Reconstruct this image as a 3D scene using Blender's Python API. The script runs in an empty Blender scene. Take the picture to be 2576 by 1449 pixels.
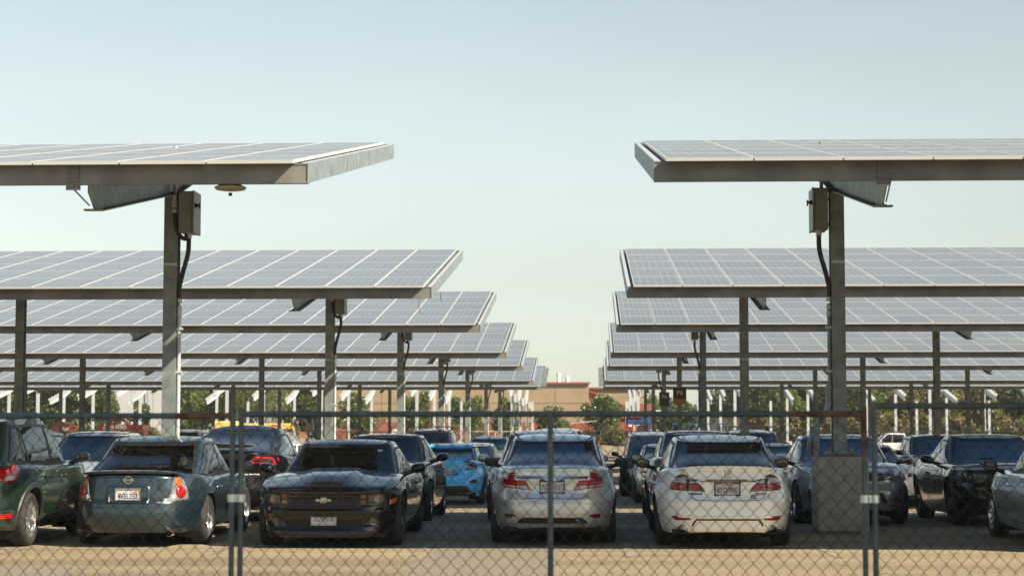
import bpy, math, random
import numpy as np
from mathutils import Vector, Matrix
R = math.radians
random.seed(4); rng = np.random.default_rng(4)
sc = bpy.context.scene
COL = sc.collection
# ------------------------------------------------------------------ camera
FPX = 4850.0; CW = 2576.0; HZ = 1.44
YAW = math.atan(201/FPX); PIT = math.atan(373.5/FPX)
cam = bpy.data.cameras.new('camera'); cam_o = bpy.data.objects.new('camera', cam); COL.objects.link(cam_o)
cam_o.location = (0, 0, HZ); cam_o.rotation_euler = (R(90)+PIT, 0, YAW)
cam.sensor_width = 36; cam.lens = 36*FPX/CW; cam.clip_start = .1; cam.clip_end = 4000
cam.dof.use_dof = True; cam.dof.focus_distance = 30.5; cam.dof.aperture_fstop = 3.2
sc.camera = cam_o
# ------------------------------------------------------------------ sky and sun
SX, SY = -1.15, .70                     # horizontal drift of a shadow per metre of height
SUN_EL = math.atan(1/math.hypot(SX, SY))
world = bpy.data.worlds.new('World'); sc.world = world; world.use_nodes = True
nt = world.node_tree; bg = nt.nodes['Background']
sky = nt.nodes.new('ShaderNodeTexSky'); sky.sky_type = 'NISHITA'; sky.sun_disc = False
sky.sun_elevation = SUN_EL
sky.sun_rotation = math.atan2(-SX, -SY)
sky.air_density = 1.0; sky.dust_density = .8; sky.ozone_density = .8; sky.altitude = 100
hs = nt.nodes.new('ShaderNodeHueSaturation'); tcw = nt.nodes.new('ShaderNodeTexCoord'); spw = nt.nodes.new('ShaderNodeSeparateXYZ'); mrw = nt.nodes.new('ShaderNodeMapRange')
nt.links.new(tcw.outputs['Generated'], spw.inputs[0]); nt.links.new(spw.outputs[2], mrw.inputs[0])       # thin summer haze low down, clear blue overhead
mrw.inputs[1].default_value = .12; mrw.inputs[2].default_value = .75; mrw.inputs[3].default_value = .45; mrw.inputs[4].default_value = 1.25; nt.links.new(mrw.outputs[0], hs.inputs['Saturation'])
nt.links.new(sky.outputs[0], hs.inputs['Color']); 
tn = nt.nodes.new('ShaderNodeMix'); tn.data_type = 'RGBA'; tn.blend_type = 'MULTIPLY'; tn.inputs[0].default_value = 1; tn.inputs[7].default_value = (1.035, 1.055, .955, 1)
mv = nt.nodes.new('ShaderNodeMapRange'); nt.links.new(spw.outputs[2], mv.inputs[0]); mv.inputs[1].default_value = .02; mv.inputs[2].default_value = .24; mv.inputs[3].default_value = .97; mv.inputs[4].default_value = 1.15; nt.links.new(mv.outputs[0], hs.inputs['Value'])
nt.links.new(hs.outputs[0], tn.inputs[6]); 
nz = nt.nodes.new('ShaderNodeTexNoise'); nz.inputs['Scale'].default_value = 3.0; nz.inputs['Detail'].default_value = 3; mpn = nt.nodes.new('ShaderNodeMapping'); mpn.inputs['Scale'].default_value = (1, 1, 3.2)
nt.links.new(tcw.outputs['Generated'], mpn.inputs[0]); nt.links.new(mpn.outputs[0], nz.inputs[0])
mrn = nt.nodes.new('ShaderNodeMapRange'); nt.links.new(nz.outputs[0], mrn.inputs[0]); mrn.inputs[1].default_value = .3; mrn.inputs[2].default_value = .7; mrn.inputs[3].default_value = .93; mrn.inputs[4].default_value = 1.05
mxn = nt.nodes.new('ShaderNodeVectorMath'); mxn.operation = 'SCALE'; nt.links.new(tn.outputs[2], mxn.inputs[0]); nt.links.new(mrn.outputs[0], mxn.inputs['Scale'])
nt.links.new(mxn.outputs[0], bg.inputs[0]); bg.inputs[1].default_value = .055
sl = bpy.data.lights.new('sun', 'SUN'); sl.energy = 4.3; sl.angle = R(.53); sl.color = (1, .88, .70)
so = bpy.data.objects.new('sun', sl); COL.objects.link(so)
so.rotation_euler = Vector((SX, SY, -1)).to_track_quat('-Z', 'Y').to_euler(); so.location = (30, -20, 40)
sc.view_settings.view_transform = 'Standard'; sc.view_settings.look = 'None'
sc.view_settings.exposure = 1.38; sc.view_settings.gamma = 1
sc.view_settings.use_curve_mapping = False
try:
    sc.cycles.max_bounces = 8; sc.cycles.transparent_max_bounces = 16
except Exception: pass

def ray(px, py):
    v = Vector(((px-1288)/FPX, 1, (724.5-py)/FPX))
    return Matrix.Rotation(YAW, 3, 'Z') @ (Matrix.Rotation(PIT, 3, 'X') @ v)
def at(px, Y, py=1098):                 # measured photo column -> X metres at distance Y
    d = ray(px, py); return d.x/d.y*Y
def zat(px, py, Y):
    d = ray(px, py); return HZ + d.z/d.y*Y
GP = [(-50,0),(26,0),(30,.07),(35,.05),(42,-.12),(50,-.15),(60,-.05),(75,0),(2000,0)]
def gz(y):                              # the lot dips a little in the first aisle
    for (a, za), (b, zb_) in zip(GP, GP[1:]):
        if a <= y <= b:
            t = (y-a)/(b-a); t = t*t*(3-2*t); return za+(zb_-za)*t
    return 0.0

# ------------------------------------------------------------------ materials
MATS = {}
def mat(name, col, rough=.5, metal=0, coat=0, spec=.5, noise=None, bump=None, emit=None, coat_rough=.03):
    if name in MATS: return MATS[name]
    m = bpy.data.materials.new(name); m.use_nodes = True
    n = m.node_tree; b = n.nodes['Principled BSDF']
    b.inputs['Base Color'].default_value = (*col, 1); b.inputs['Roughness'].default_value = rough
    b.inputs['Metallic'].default_value = metal; b.inputs['Coat Weight'].default_value = coat
    b.inputs['Coat Roughness'].default_value = coat_rough
    b.inputs['Specular IOR Level'].default_value = spec
    tc = n.nodes.new('ShaderNodeTexCoord')
    if noise:                           # (scale, second colour, contrast low, high)
        sca, c2, lo, hi = noise
        t = n.nodes.new('ShaderNodeTexNoise'); t.inputs['Scale'].default_value = sca; t.inputs['Detail'].default_value = 6
        n.links.new(tc.outputs['Object'], t.inputs['Vector'])
        r = n.nodes.new('ShaderNodeValToRGB'); r.color_ramp.elements[0].position = lo; r.color_ramp.elements[1].position = hi
        r.color_ramp.elements[0].color = (*col, 1); r.color_ramp.elements[1].color = (*c2, 1)
        n.links.new(t.outputs['Fac'], r.inputs[0]); n.links.new(r.outputs[0], b.inputs['Base Color'])
    if bump:
        t = n.nodes.new('ShaderNodeTexNoise'); t.inputs['Scale'].default_value = bump[0]; t.inputs['Detail'].default_value = 4
        n.links.new(tc.outputs['Object'], t.inputs['Vector'])
        u = n.nodes.new('ShaderNodeBump'); u.inputs['Strength'].default_value = bump[1]; u.inputs['Distance'].default_value = .02
        n.links.new(t.outputs['Fac'], u.inputs['Height']); n.links.new(u.outputs[0], b.inputs['Normal'])
    if emit:
        b.inputs['Emission Color'].default_value = (*emit[0], 1); b.inputs['Emission Strength'].default_value = emit[1]
    MATS[name] = m; return m
def paint(name, col, metal=.0, rough=.35, dirt=.25):
    """car paint: coat over base with a little dust that gathers in uneven patches"""
    if name in MATS: return MATS[name]
    m = mat(name, col, rough, metal, 1.0, .5 if metal > .1 or col[0] > .1 else .08)
    n = m.node_tree; b = n.nodes['Principled BSDF']; tc = n.nodes.new('ShaderNodeTexCoord')
    t = n.nodes.new('ShaderNodeTexNoise'); t.inputs['Scale'].default_value = 2.3; t.inputs['Detail'].default_value = 8; t.inputs['Roughness'].default_value = .65
    n.links.new(tc.outputs['Object'], t.inputs['Vector'])
    mr = n.nodes.new('ShaderNodeMapRange'); mr.inputs[1].default_value = .42; mr.inputs[2].default_value = .75; mr.inputs[3].default_value = 0; mr.inputs[4].default_value = dirt
    n.links.new(t.outputs['Fac'], mr.inputs[0])
    mx = n.nodes.new('ShaderNodeMix'); mx.data_type = 'RGBA'; mx.inputs[6].default_value = (*col, 1); mx.inputs[7].default_value = (.28, .24, .18, 1)
    m2 = n.nodes.new('ShaderNodeMath'); m2.operation = 'MULTIPLY'; m2.inputs[1].default_value = .15
    n.links.new(mr.outputs[0], m2.inputs[0]); n.links.new(m2.outputs[0], mx.inputs[0]); n.links.new(mx.outputs[2], b.inputs['Base Color'])
    ad = n.nodes.new('ShaderNodeMath'); ad.operation = 'MULTIPLY_ADD'; ad.inputs[1].default_value = .05; ad.inputs[2].default_value = .015
    n.links.new(mr.outputs[0], ad.inputs[0]); n.links.new(ad.outputs[0], b.inputs['Coat Roughness'])
    return m
def see_glass(name, tint):
    if name in MATS: return MATS[name]
    m = bpy.data.materials.new(name); m.use_nodes = True; n = m.node_tree; n.nodes.clear()
    o = n.nodes.new('ShaderNodeOutputMaterial'); mx = n.nodes.new('ShaderNodeMixShader')
    tr = n.nodes.new('ShaderNodeBsdfTransparent'); tr.inputs[0].default_value = (*tint, 1)
    gl = n.nodes.new('ShaderNodeBsdfGlossy'); gl.inputs['Roughness'].default_value = .02; gl.inputs[0].default_value = (.95, .97, 1, 1)
    lw = n.nodes.new('ShaderNodeFresnel'); lw.inputs[0].default_value = 1.6
    n.links.new(lw.outputs[0], mx.inputs[0]); n.links.new(tr.outputs[0], mx.inputs[1]); n.links.new(gl.outputs[0], mx.inputs[2]); n.links.new(mx.outputs[0], o.inputs[0])
    MATS[name] = m; return m
def lens(name, col, rough=.08):
    """lamp lens with fine moulded ribs"""
    if name in MATS: return MATS[name]
    m = mat(name, col, rough, 0, 1, .5); n = m.node_tree; b = n.nodes['Principled BSDF']
    tc = n.nodes.new('ShaderNodeTexCoord'); w = n.nodes.new('ShaderNodeTexWave'); w.inputs['Scale'].default_value = 12; w.bands_direction = 'Z'; w.inputs['Distortion'].default_value = 1.2
    n.links.new(tc.outputs['Object'], w.inputs[0]); r = n.nodes.new('ShaderNodeValToRGB')
    r.color_ramp.elements[0].color = (col[0]*.35, col[1]*.35, col[2]*.35, 1); r.color_ramp.elements[1].color = (*col, 1)
    n.links.new(w.outputs[0], r.inputs[0]); n.links.new(r.outputs[0], b.inputs['Base Color'])
    return m
BLACK = mat('black plastic', (.012, .012, .013), .45)
GLOSSBLACK = mat('gloss black', (.006, .006, .007), .12, coat=1)
SHUT = mat('panel gap shadow rubber', (.006, .006, .006), .8)
RUBBER = mat('tyre rubber', (.017, .016, .015), .82, noise=(40, (.035, .031, .026), .4, .8), bump=(60, .5))
ALLOY = mat('alloy rim', (.62, .63, .64), .22, .9)
DARKALLOY = mat('dark rim', (.05, .05, .052), .3, .8)
DISC = mat('brake disc', (.12, .11, .10), .4, .8)
CHROME = mat('chrome', (.85, .85, .84), .07, 1)
GLASS = mat('dark tinted glass', (.006, .008, .011), .02, coat=.4, spec=.85)
SEE = see_glass('clear car glass', (.80, .87, .79)); SEED = see_glass('smoked car glass', (.22, .25, .24))
RED = lens('red lens', (.50, .008, .012)); DRED = lens('dark red lens', (.20, .006, .010)); AMB = lens('amber lens', (.75, .17, .01)); CLR = lens('clear lens', (.55, .56, .56), .05)
SMOKE = mat('smoked lens', (.03, .02, .02), .06, coat=1)
SEAT = mat('seat cloth', (.016, .016, .015), .9, noise=(50, (.03, .028, .026), .4, .7))
SEATB = mat('beige seat cloth', (.20, .17, .12), .9)
PLATE = mat('licence plate white', (.50, .50, .49), .4); PBLUE = mat('plate blue ink', (.015, .03, .13), .5); PRED = mat('plate red ink', (.5, .03, .03), .5)
WHITEINK = mat('white lettering', (.8, .8, .8), .5)
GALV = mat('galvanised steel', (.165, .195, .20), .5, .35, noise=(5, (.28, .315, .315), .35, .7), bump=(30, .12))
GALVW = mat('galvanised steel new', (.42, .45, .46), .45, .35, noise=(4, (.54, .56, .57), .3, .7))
FASC = mat('weathered purlin steel', (.145, .14, .125), .5, .35, noise=(2.3, (.25, .235, .205), .35, .7))
CONC = mat('concrete', (.33, .32, .285), .92, noise=(7, (.50, .48, .43), .3, .72), bump=(30, .7), spec=.2)
ALU = mat('aluminium frame', (.60, .60, .58), .4, .3)
FENCEM = mat('fence pipe', (.07, .088, .092), .5, .3, noise=(14, (.12, .14, .14), .4, .7))
RUST = mat('rusty pipe', (.09, .035, .018), .8, .1, noise=(22, (.15, .10, .07), .4, .65))
WIRE = mat('fence wire', (.035, .037, .034), .6, .3)

# ------------------------------------------------------------------ mesh helpers
class MB:
    def __init__(s): s.v = []; s.f = []; s.m = []; s.mats = []
    def mi(s, m):
        if m not in s.mats: s.mats.append(m)
        return s.mats.index(m)
    def add(s, vs, fs, m):
        k = len(s.v); i = s.mi(m); s.v.extend([tuple(map(float, p)) for p in vs])
        for f in fs: s.f.append(tuple(q+k for q in f)); s.m.append(i)
    def grid(s, P, m, closed=False):      # P [rows][cols] of points
        r, c = len(P), len(P[0]); fs = []
        for i in range(r-1):
            for j in range(c-1 if not closed else c):
                j2 = (j+1) % c; fs.append((i*c+j, i*c+j2, (i+1)*c+j2, (i+1)*c+j))
        s.add([p for row in P for p in row], fs, m)
    def box(s, c, d, m, rz=0, bev=0):
        x, y, z = d[0]/2, d[1]/2, d[2]/2
        if bev:
            b = min(bev, x*.9, y*.9, z*.9); vs = []
            for sx in (-1, 1):
                for sy in (-1, 1):
                    for sz in (-1, 1):
                        vs += [(sx*(x-b), sy*(y-b), sz*z), (sx*(x-b), sy*y, sz*(z-b)), (sx*x, sy*(y-b), sz*(z-b))]
            I = lambda a, b_, c_, k: ((a*2+b_)*2+c_)*3+k
            fs = []
            for sz in (0, 1): fs.append([I(0,0,sz,0), I(1,0,sz,0), I(1,1,sz,0), I(0,1,sz,0)][::1 if sz else -1])
            for sy in (0, 1): fs.append([I(0,sy,0,1), I(1,sy,0,1), I(1,sy,1,1), I(0,sy,1,1)][::-1 if sy else 1])
            for sx in (0, 1): fs.append([I(sx,0,0,2), I(sx,1,0,2), I(sx,1,1,2), I(sx,0,1,2)][::1 if sx else -1])
            for sx in (0, 1):
                for sy in (0, 1):
                    fs.append((I(sx,sy,0,1), I(sx,sy,0,2), I(sx,sy,1,2), I(sx,sy,1,1)))
                    fs.append((I(sx,0 if False else sy,0,0), I(sx,sy,0,1), I(sx,sy,0,2)))
                    fs.append((I(sx,sy,1,0), I(sx,sy,1,1), I(sx,sy,1,2)))
            for sx in (0, 1):
                for sz in (0, 1): fs.append((I(sx,0,sz,0), I(sx,1,sz,0), I(sx,1,sz,2), I(sx,0,sz,2)))
            for sy in (0, 1):
                for sz in (0, 1): fs.append((I(0,sy,sz,0), I(1,sy,sz,0), I(1,sy,sz,1), I(0,sy,sz,1)))
        else:
            vs = [(sx*x, sy*y, sz*z) for sx in (-1, 1) for sy in (-1, 1) for sz in (-1, 1)]
            fs = [(0,1,3,2),(4,6,7,5),(0,4,5,1),(2,3,7,6),(0,2,6,4),(1,5,7,3)]
        cr, sr = math.cos(rz), math.sin(rz)
        s.add([(c[0]+a*cr-b_*sr, c[1]+a*sr+b_*cr, c[2]+e) for a, b_, e in vs], fs, m)
    def tube(s, pts, r, m, n=8, caps=True, twist=0):
        pts = [Vector(p) for p in pts]; rows = []
        rr = r if isinstance(r, (list, tuple)) else [r]*len(pts)
        up = None
        for i, p in enumerate(pts):
            t = (pts[min(i+1, len(pts)-1)]-pts[max(i-1, 0)])
            if t.length < 1e-9: t = Vector((0, 0, 1))
            t.normalize()
            if up is None: up = Vector((0, 0, 1)) if abs(t.z) < .9 else Vector((0, 1, 0))
            a = t.cross(up)
            if a.length < 1e-6: a = t.cross(Vector((1, 0, 0)))
            a.normalize(); b = a.cross(t); up = b
            rows.append([p+(a*math.cos(q)+b*math.sin(q))*rr[i] for q in [2*math.pi*k/n+twist for k in range(n)]])
        s.grid(rows, m, True)
        if caps:
            s.add(rows[0], [tuple(range(n))], m); s.add(rows[-1], [tuple(range(n))[::-1]], m)
    def lathe(s, prof, m, n=24, axis='x', c=(0, 0, 0), closed=True):
        rows = []
        for k in range(n):
            q = 2*math.pi*k/n; ca, sa = math.cos(q), math.sin(q); row = []
            for (t, r) in prof:
                row.append({'x': (c[0]+t, c[1]+r*ca, c[2]+r*sa), 'z': (c[0]+r*ca, c[1]+r*sa, c[2]+t), 'y': (c[0]+r*ca, c[1]+t, c[2]+r*sa)}[axis])
            rows.append(row)
        rows.append(rows[0]) ; s.grid(rows, m)
    def prism(s, poly, y0, y1, m, plane='xz'):
        f = {'xz': lambda a, b, t: (a, t, b), 'yz': lambda a, b, t: (t, a, b), 'xy': lambda a, b, t: (a, b, t)}[plane]
        n = len(poly); vs = [f(a, b, y0) for a, b in poly]+[f(a, b, y1) for a, b in poly]
        fs = [tuple(range(n)), tuple(range(n, 2*n))[::-1]]+[(i, (i+1) % n, n+(i+1) % n, n+i) for i in range(n)]
        s.add(vs, fs, m)
    def build(s, name, parent=None, loc=None, smooth=0, weld=0):
        me = bpy.data.meshes.new(name); me.from_pydata(s.v, [], s.f)
        for m in s.mats: me.materials.append(m)
        me.polygons.foreach_set('material_index', s.m)
        if weld or smooth:
            import bmesh
            b = bmesh.new(); b.from_mesh(me)
            bmesh.ops.remove_doubles(b, verts=b.verts, dist=weld or 1e-5)
            bmesh.ops.recalc_face_normals(b, faces=b.faces)
            b.to_mesh(me); b.free()
        if smooth:
            me.polygons.foreach_set('use_smooth', [True]*len(me.polygons))
            me.set_sharp_from_angle(angle=R(smooth))
        me.update()
        o = bpy.data.objects.new(name, me); COL.objects.link(o)
        if parent: o.parent = parent
        if loc: o.location = loc
        return o
def tag(o, label=None, cat=None, group=None, kind=None):
    if label: o['label'] = label
    if cat: o['category'] = cat
    if group: o['group'] = group
    if kind: o['kind'] = kind
    return o
def empty(name, loc=(0, 0, 0), rz=0):
    o = bpy.data.objects.new(name, None); COL.objects.link(o); o.location = loc; o.rotation_euler = (0, 0, rz); o.empty_display_size = .2; return o
def inst(src, parent, loc=(0, 0, 0), rot=(0, 0, 0), name=None):
    o = src.copy(); COL.objects.link(o); o.parent = parent; o.location = loc; o.rotation_euler = rot
    if name: o.name = name
    return o
def newinst(name, me, parent, loc=(0, 0, 0), rot=(0, 0, 0)):
    o = bpy.data.objects.new(name, me); COL.objects.link(o); o.parent = parent; o.location = loc; o.rotation_euler = rot; return o
def copy_tree(o, parent=None):
    c = o.copy(); COL.objects.link(c); c.parent = parent
    for ch in list(o.children): copy_tree(ch, c)
    return c
def text(s, size, m, name, parent, loc, face='rear', extrude=.001, width=None, shear=0, bold=0, align='CENTER'):
    cu = bpy.data.curves.new(name, 'FONT'); cu.body = s; cu.size = size; cu.align_x = align; cu.align_y = 'CENTER'
    cu.extrude = extrude; cu.shear = shear; cu.offset = bold; cu.resolution_u = 3
    t = bpy.data.objects.new('tmp', cu); COL.objects.link(t)
    dg = bpy.context.evaluated_depsgraph_get(); me = bpy.data.meshes.new_from_object(t.evaluated_get(dg))
    bpy.data.objects.remove(t); bpy.data.curves.remove(cu)
    me.materials.clear(); me.materials.append(m); me.name = name
    if width:
        xs = [v.co.x for v in me.vertices]; w = max(xs)-min(xs); k = width/w
        for v in me.vertices: v.co.x *= k
    o = bpy.data.objects.new(name, me); COL.objects.link(o); o.parent = parent; o.location = loc
    o.rotation_euler = (R(90), 0, 0 if face == 'rear' else R(180)); return o
# ------------------------------------------------------------------ ground
def asphalt_mat():
    m = mat('asphalt', (.27, .215, .14), .9); n = m.node_tree; b = n.nodes['Principled BSDF']; tc = n.nodes.new('ShaderNodeTexCoord')
    def noise(s, d, vec=None):
        t = n.nodes.new('ShaderNodeTexNoise'); t.inputs['Scale'].default_value = s; t.inputs['Detail'].default_value = d
        n.links.new(vec or tc.outputs['Object'], t.inputs['Vector']); return t.outputs['Fac']
    mp = n.nodes.new('ShaderNodeMapping'); mp.inputs['Scale'].default_value = (.25, 1.6, 1); n.links.new(tc.outputs['Object'], mp.inputs[0])
    def ramp(f, p0, c0, p1, c1):
        r = n.nodes.new('ShaderNodeValToRGB'); r.color_ramp.elements[0].position = p0; r.color_ramp.elements[1].position = p1
        r.color_ramp.elements[0].color = (*c0, 1); r.color_ramp.elements[1].color = (*c1, 1); n.links.new(f, r.inputs[0]); return r.outputs[0]
    def mul(a, c):
        x = n.nodes.new('ShaderNodeMix'); x.data_type = 'RGBA'; x.blend_type = 'MULTIPLY'; x.inputs[0].default_value = 1
        n.links.new(a, x.inputs[6]); n.links.new(c, x.inputs[7]); return x.outputs[2]
    base = ramp(noise(55, 2), .3, (.135, .108, .064), .72, (.39, .315, .195))
    c = mul(base, ramp(noise(.55, 5, mp.outputs[0]), .36, (.70, .68, .66), .64, (1.10, 1.09, 1.07)))
    c = mul(c, ramp(noise(9, 5), .25, (.86, .86, .86), .6, (1, 1, 1)))
    # dried oil spots
    v = n.nodes.new('ShaderNodeTexVoronoi'); v.inputs['Scale'].default_value = 1.1; n.links.new(tc.outputs['Object'], v.inputs['Vector'])
    c = mul(c, ramp(v.outputs['Distance'], .02, (.55, .54, .52), .10, (1, 1, 1)))
    # crack lines
    v2 = n.nodes.new('ShaderNodeTexVoronoi'); v2.feature = 'DISTANCE_TO_EDGE'; v2.inputs['Scale'].default_value = .33
    mp2 = n.nodes.new('ShaderNodeVectorMath'); mp2.operation = 'ADD'; nn = n.nodes.new('ShaderNodeTexNoise'); nn.inputs['Scale'].default_value = 2
    n.links.new(tc.outputs['Object'], nn.inputs[0]); n.links.new(tc.outputs['Object'], mp2.inputs[0]); n.links.new(nn.outputs['Color'], mp2.inputs[1])
    n.links.new(mp2.outputs[0], v2.inputs['Vector'])
    c = mul(c, ramp(v2.outputs['Distance'], .002, (.5, .48, .45), .006, (1, 1, 1)))
    n.links.new(c, b.inputs['Base Color'])
    u = n.nodes.new('ShaderNodeBump'); u.inputs['Strength'].default_value = .5; u.inputs['Distance'].default_value = .01
    n.links.new(noise(70, 3), u.inputs['Height']); n.links.new(u.outputs[0], b.inputs['Normal'])
    return m
ASPH = asphalt_mat()
ys = [-60, -20, 0]+[2*k for k in range(1, 45)]+[95, 110, 130, 139]
xs = [-160, -80]+[8*k for k in range(-6, 7)]+[80, 160]
g = MB(); g.grid([[(x, y, gz(y)) for x in xs] for y in ys], ASPH); tag(g.build('parking_lot', smooth=80), 'tan sunlit asphalt of the parking lot', kind='structure')
DIRT = mat('dry dirt', (.21, .165, .105), .95, noise=(.6, (.30, .25, .17), .3, .7), bump=(8, .4))
g = MB(); yy = [-1500, -60.0]; 
g.grid([[(x, y, -.006 if y < 139 or True else 0) for x in (-1500, -160)] for y in (-60, 2500)], DIRT)
g.grid([[(x, y, -.006) for x in (160, 1500)] for y in (-60, 2500)], DIRT)
g.grid([[(x, y, -.006) for x in (-160, 160)] for y in (139, 2500)], DIRT)
g.grid([[(x, y, -.006) for x in (-1500, 1500)] for y in (-600, -60)], DIRT)
tag(g.build('ground'), 'dry sandy ground beyond the lot', kind='structure')
LINE = mat('worn stall paint', (.27, .235, .175), .85, noise=(2.2, (.19, .155, .10), .42, .58))
def strip(x0, y0, x1, y1, w, m=None):
    g = MB(); d = Vector((x1-x0, y1-y0, 0)); L = d.length; d.normalize(); p = Vector((-d.y, d.x, 0))*w/2; n = max(2, int(L/.8)); rows = []
    for i in range(n+1):
        c = Vector((x0, y0, 0))+d*L*i/n; rows.append([(c.x-p.x, c.y-p.y, gz(c.y-p.y)+.005), (c.x+p.x, c.y+p.y, gz(c.y+p.y)+.005)])
    g.grid(rows, m or LINE); return g.build('stall_line')
for x in (-12.75, -10.1, -7.35, -4.72, -2.17, .45, 2.95, 5.45, 8.1):
    tag(strip(x, 23.4, x, 30.0, .10), 'faded painted parking stall line', kind='structure')
for yy_, (a, b_) in {47: (41.5, 47.5)}.items():
    for x in (-10, -7.4, -4.8, -2.2, .4, 3.0, 5.6): tag(strip(x, a, x, b_, .10), 'faded painted parking stall line', kind='structure')

PATCHM = mat('old grey asphalt patch', (.135, .115, .085), .92, noise=(18, (.27, .225, .16), .3, .75), bump=(60, .5))
def patch_sheet(pts, lab):
    g = MB(); g.add([(x, y, gz(y)+.003) for x, y in pts], [tuple(range(len(pts)))], PATCHM); tag(g.build('asphalt_patch'), lab, kind='structure')
patch_sheet([(-2.05, 14), (-.42, 14), (-.40, 25.2), (-.9, 25.5), (-2.0, 25.4)], 'greyer repaired strip of asphalt between the coupe and silver saloon')
patch_sheet([(-7.0, 16), (-5.4, 16), (-5.5, 21.2), (-6.9, 21.4)], 'greyer asphalt patch before the teal saloon')
# ------------------------------------------------------------------ solar canopies
def cell_mat():
    m = mat('solar cells', (.03, .04, .06), .17, coat=.0, spec=.45); n = m.node_tree; b = n.nodes['Principled BSDF']
    b.inputs['Sheen Weight'].default_value = .11; b.inputs['Sheen Roughness'].default_value = .18; b.inputs['Sheen Tint'].default_value = (1, .86, .66, 1)   # dust film
    tc = n.nodes.new('ShaderNodeTexCoord'); sp = n.nodes.new('ShaderNodeSeparateXYZ'); n.links.new(tc.outputs['Object'], sp.inputs[0])
    def line(sock, pitch, off, half):
        a = n.nodes.new('ShaderNodeMath'); a.operation = 'ADD'; a.inputs[1].default_value = off; n.links.new(sock, a.inputs[0])
        p = n.nodes.new('ShaderNodeMath'); p.operation = 'PINGPONG'; p.inputs[1].default_value = pitch/2; n.links.new(a.outputs[0], p.inputs[0])
        c = n.nodes.new('ShaderNodeMath'); c.operation = 'LESS_THAN'; c.inputs[1].default_value = half; n.links.new(p.outputs[0], c.inputs[0]); return c.outputs[0]
    l1 = line(sp.outputs[0], .157, 0, .0042); l2 = line(sp.outputs[1], .157, 0, .0030); l3 = line(sp.outputs[0], .157/3, .157/6, .0010)
    mx = n.nodes.new('ShaderNodeMath'); mx.operation = 'MAXIMUM'; n.links.new(l1, mx.inputs[0]); n.links.new(l2, mx.inputs[1])
    mx2 = n.nodes.new('ShaderNodeMath'); mx2.operation = 'MULTIPLY_ADD'; mx2.inputs[1].default_value = .25; n.links.new(l3, mx2.inputs[0]); n.links.new(mx.outputs[0], mx2.inputs[2])
    oi = n.nodes.new('ShaderNodeObjectInfo')
    cr = n.nodes.new('ShaderNodeValToRGB'); cr.color_ramp.elements[0].color = (.036, .039, .040, 1); cr.color_ramp.elements[1].color = (.072, .073, .070, 1)
    n.links.new(oi.outputs['Random'], cr.inputs[0])
    # crystalline mottling
    vo = n.nodes.new('ShaderNodeTexVoronoi'); vo.inputs['Scale'].default_value = 45; n.links.new(tc.outputs['Object'], vo.inputs['Vector'])
    mm = n.nodes.new('ShaderNodeMix'); mm.data_type = 'RGBA'; mm.blend_type = 'ADD'; mm.inputs[0].default_value = .03
    n.links.new(cr.outputs[0], mm.inputs[6]); n.links.new(vo.outputs['Color'], mm.inputs[7])
    x = n.nodes.new('ShaderNodeMix'); x.data_type = 'RGBA'; n.links.new(mx2.outputs[0], x.inputs[0]); n.links.new(mm.outputs[2], x.inputs[6]); x.inputs[7].default_value = (.30, .30, .29, 1)
    # dust film: makes the low-angle reflection matt and pale
    du = n.nodes.new('ShaderNodeTexNoise'); du.inputs['Scale'].default_value = .8; du.inputs['Detail'].default_value = 6; n.links.new(tc.outputs['Object'], du.inputs[0])
    x2 = n.nodes.new('ShaderNodeMix'); x2.data_type = 'RGBA'; dm = n.nodes.new('ShaderNodeMath'); dm.operation = 'MULTIPLY'; dm.inputs[1].default_value = .22
    n.links.new(du.outputs[0], dm.inputs[0]); n.links.new(dm.outputs[0], x2.inputs[0]); n.links.new(x.outputs[2], x2.inputs[6]); x2.inputs[7].default_value = (.38, .34, .27, 1)
    n.links.new(x2.outputs[2], b.inputs['Base Color'])
    return m
CELL = cell_mat(); BACKSH = mat('panel back sheet', (.42, .42, .40), .6)
PW, PD, PT, PGX, PGY = .992, 1.93, .040, 1.012, 1.955
TILT = R(9.9); CT, ST = math.cos(TILT), math.sin(TILT)
def panel_geo(g, ox=0, oy=0, full=True):
    """panel with its front-left corner at (ox,oy) in the panel plane"""
    w = .012
    g.box((ox+PW/2, oy+PD/2, PT/2-.004), (PW, PD, PT-.008), BACKSH) if not full else None
    for c, d in (((ox+PW/2, oy+w/2), (PW, w)), ((ox+PW/2, oy+PD-w/2), (PW, w)), ((ox+w/2, oy+PD/2), (w, PD-2*w)), ((ox+PW-w/2, oy+PD/2), (w, PD-2*w))):
        g.box((c[0], c[1], PT/2), (d[0], d[1], PT), ALU)
    z = PT-.003
    g.add([(ox+w, oy+w, z), (ox+PW-w, oy+w, z), (ox+PW-w, oy+PD-w, z), (ox+w, oy+PD-w, z)], [(0, 1, 2, 3)], CELL)
    z = .008
    g.add([(ox+w, oy+w, z), (ox+PW-w, oy+w, z), (ox+PW-w, oy+PD-w, z), (ox+w, oy+PD-w, z)], [(3, 2, 1, 0)], BACKSH)
_g = MB(); panel_geo(_g); _tmp = _g.build('solar_panel'); PANEL_ME = _tmp.data; bpy.data.objects.remove(_tmp)
ROWY = [22.05+17.25*i for i in range(7)]
ROWZ = [4.36, 4.26, 4.49, 4.43, 4.54, 4.34, 4.47]          # underside of the front beam
LX = [-6.35, -13.95, -21.6, -29.2, -36.9]; RX = [3.66, 11.3, 18.95, 26.6, 34.3]
COLDY = 7.25
ORD = ['nearest', 'second', 'third', 'fourth', 'fifth', 'sixth', 'farthest']
def plane_z(zf, dy): return zf+.235+dy*math.tan(TILT)     # underside of the panels
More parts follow.
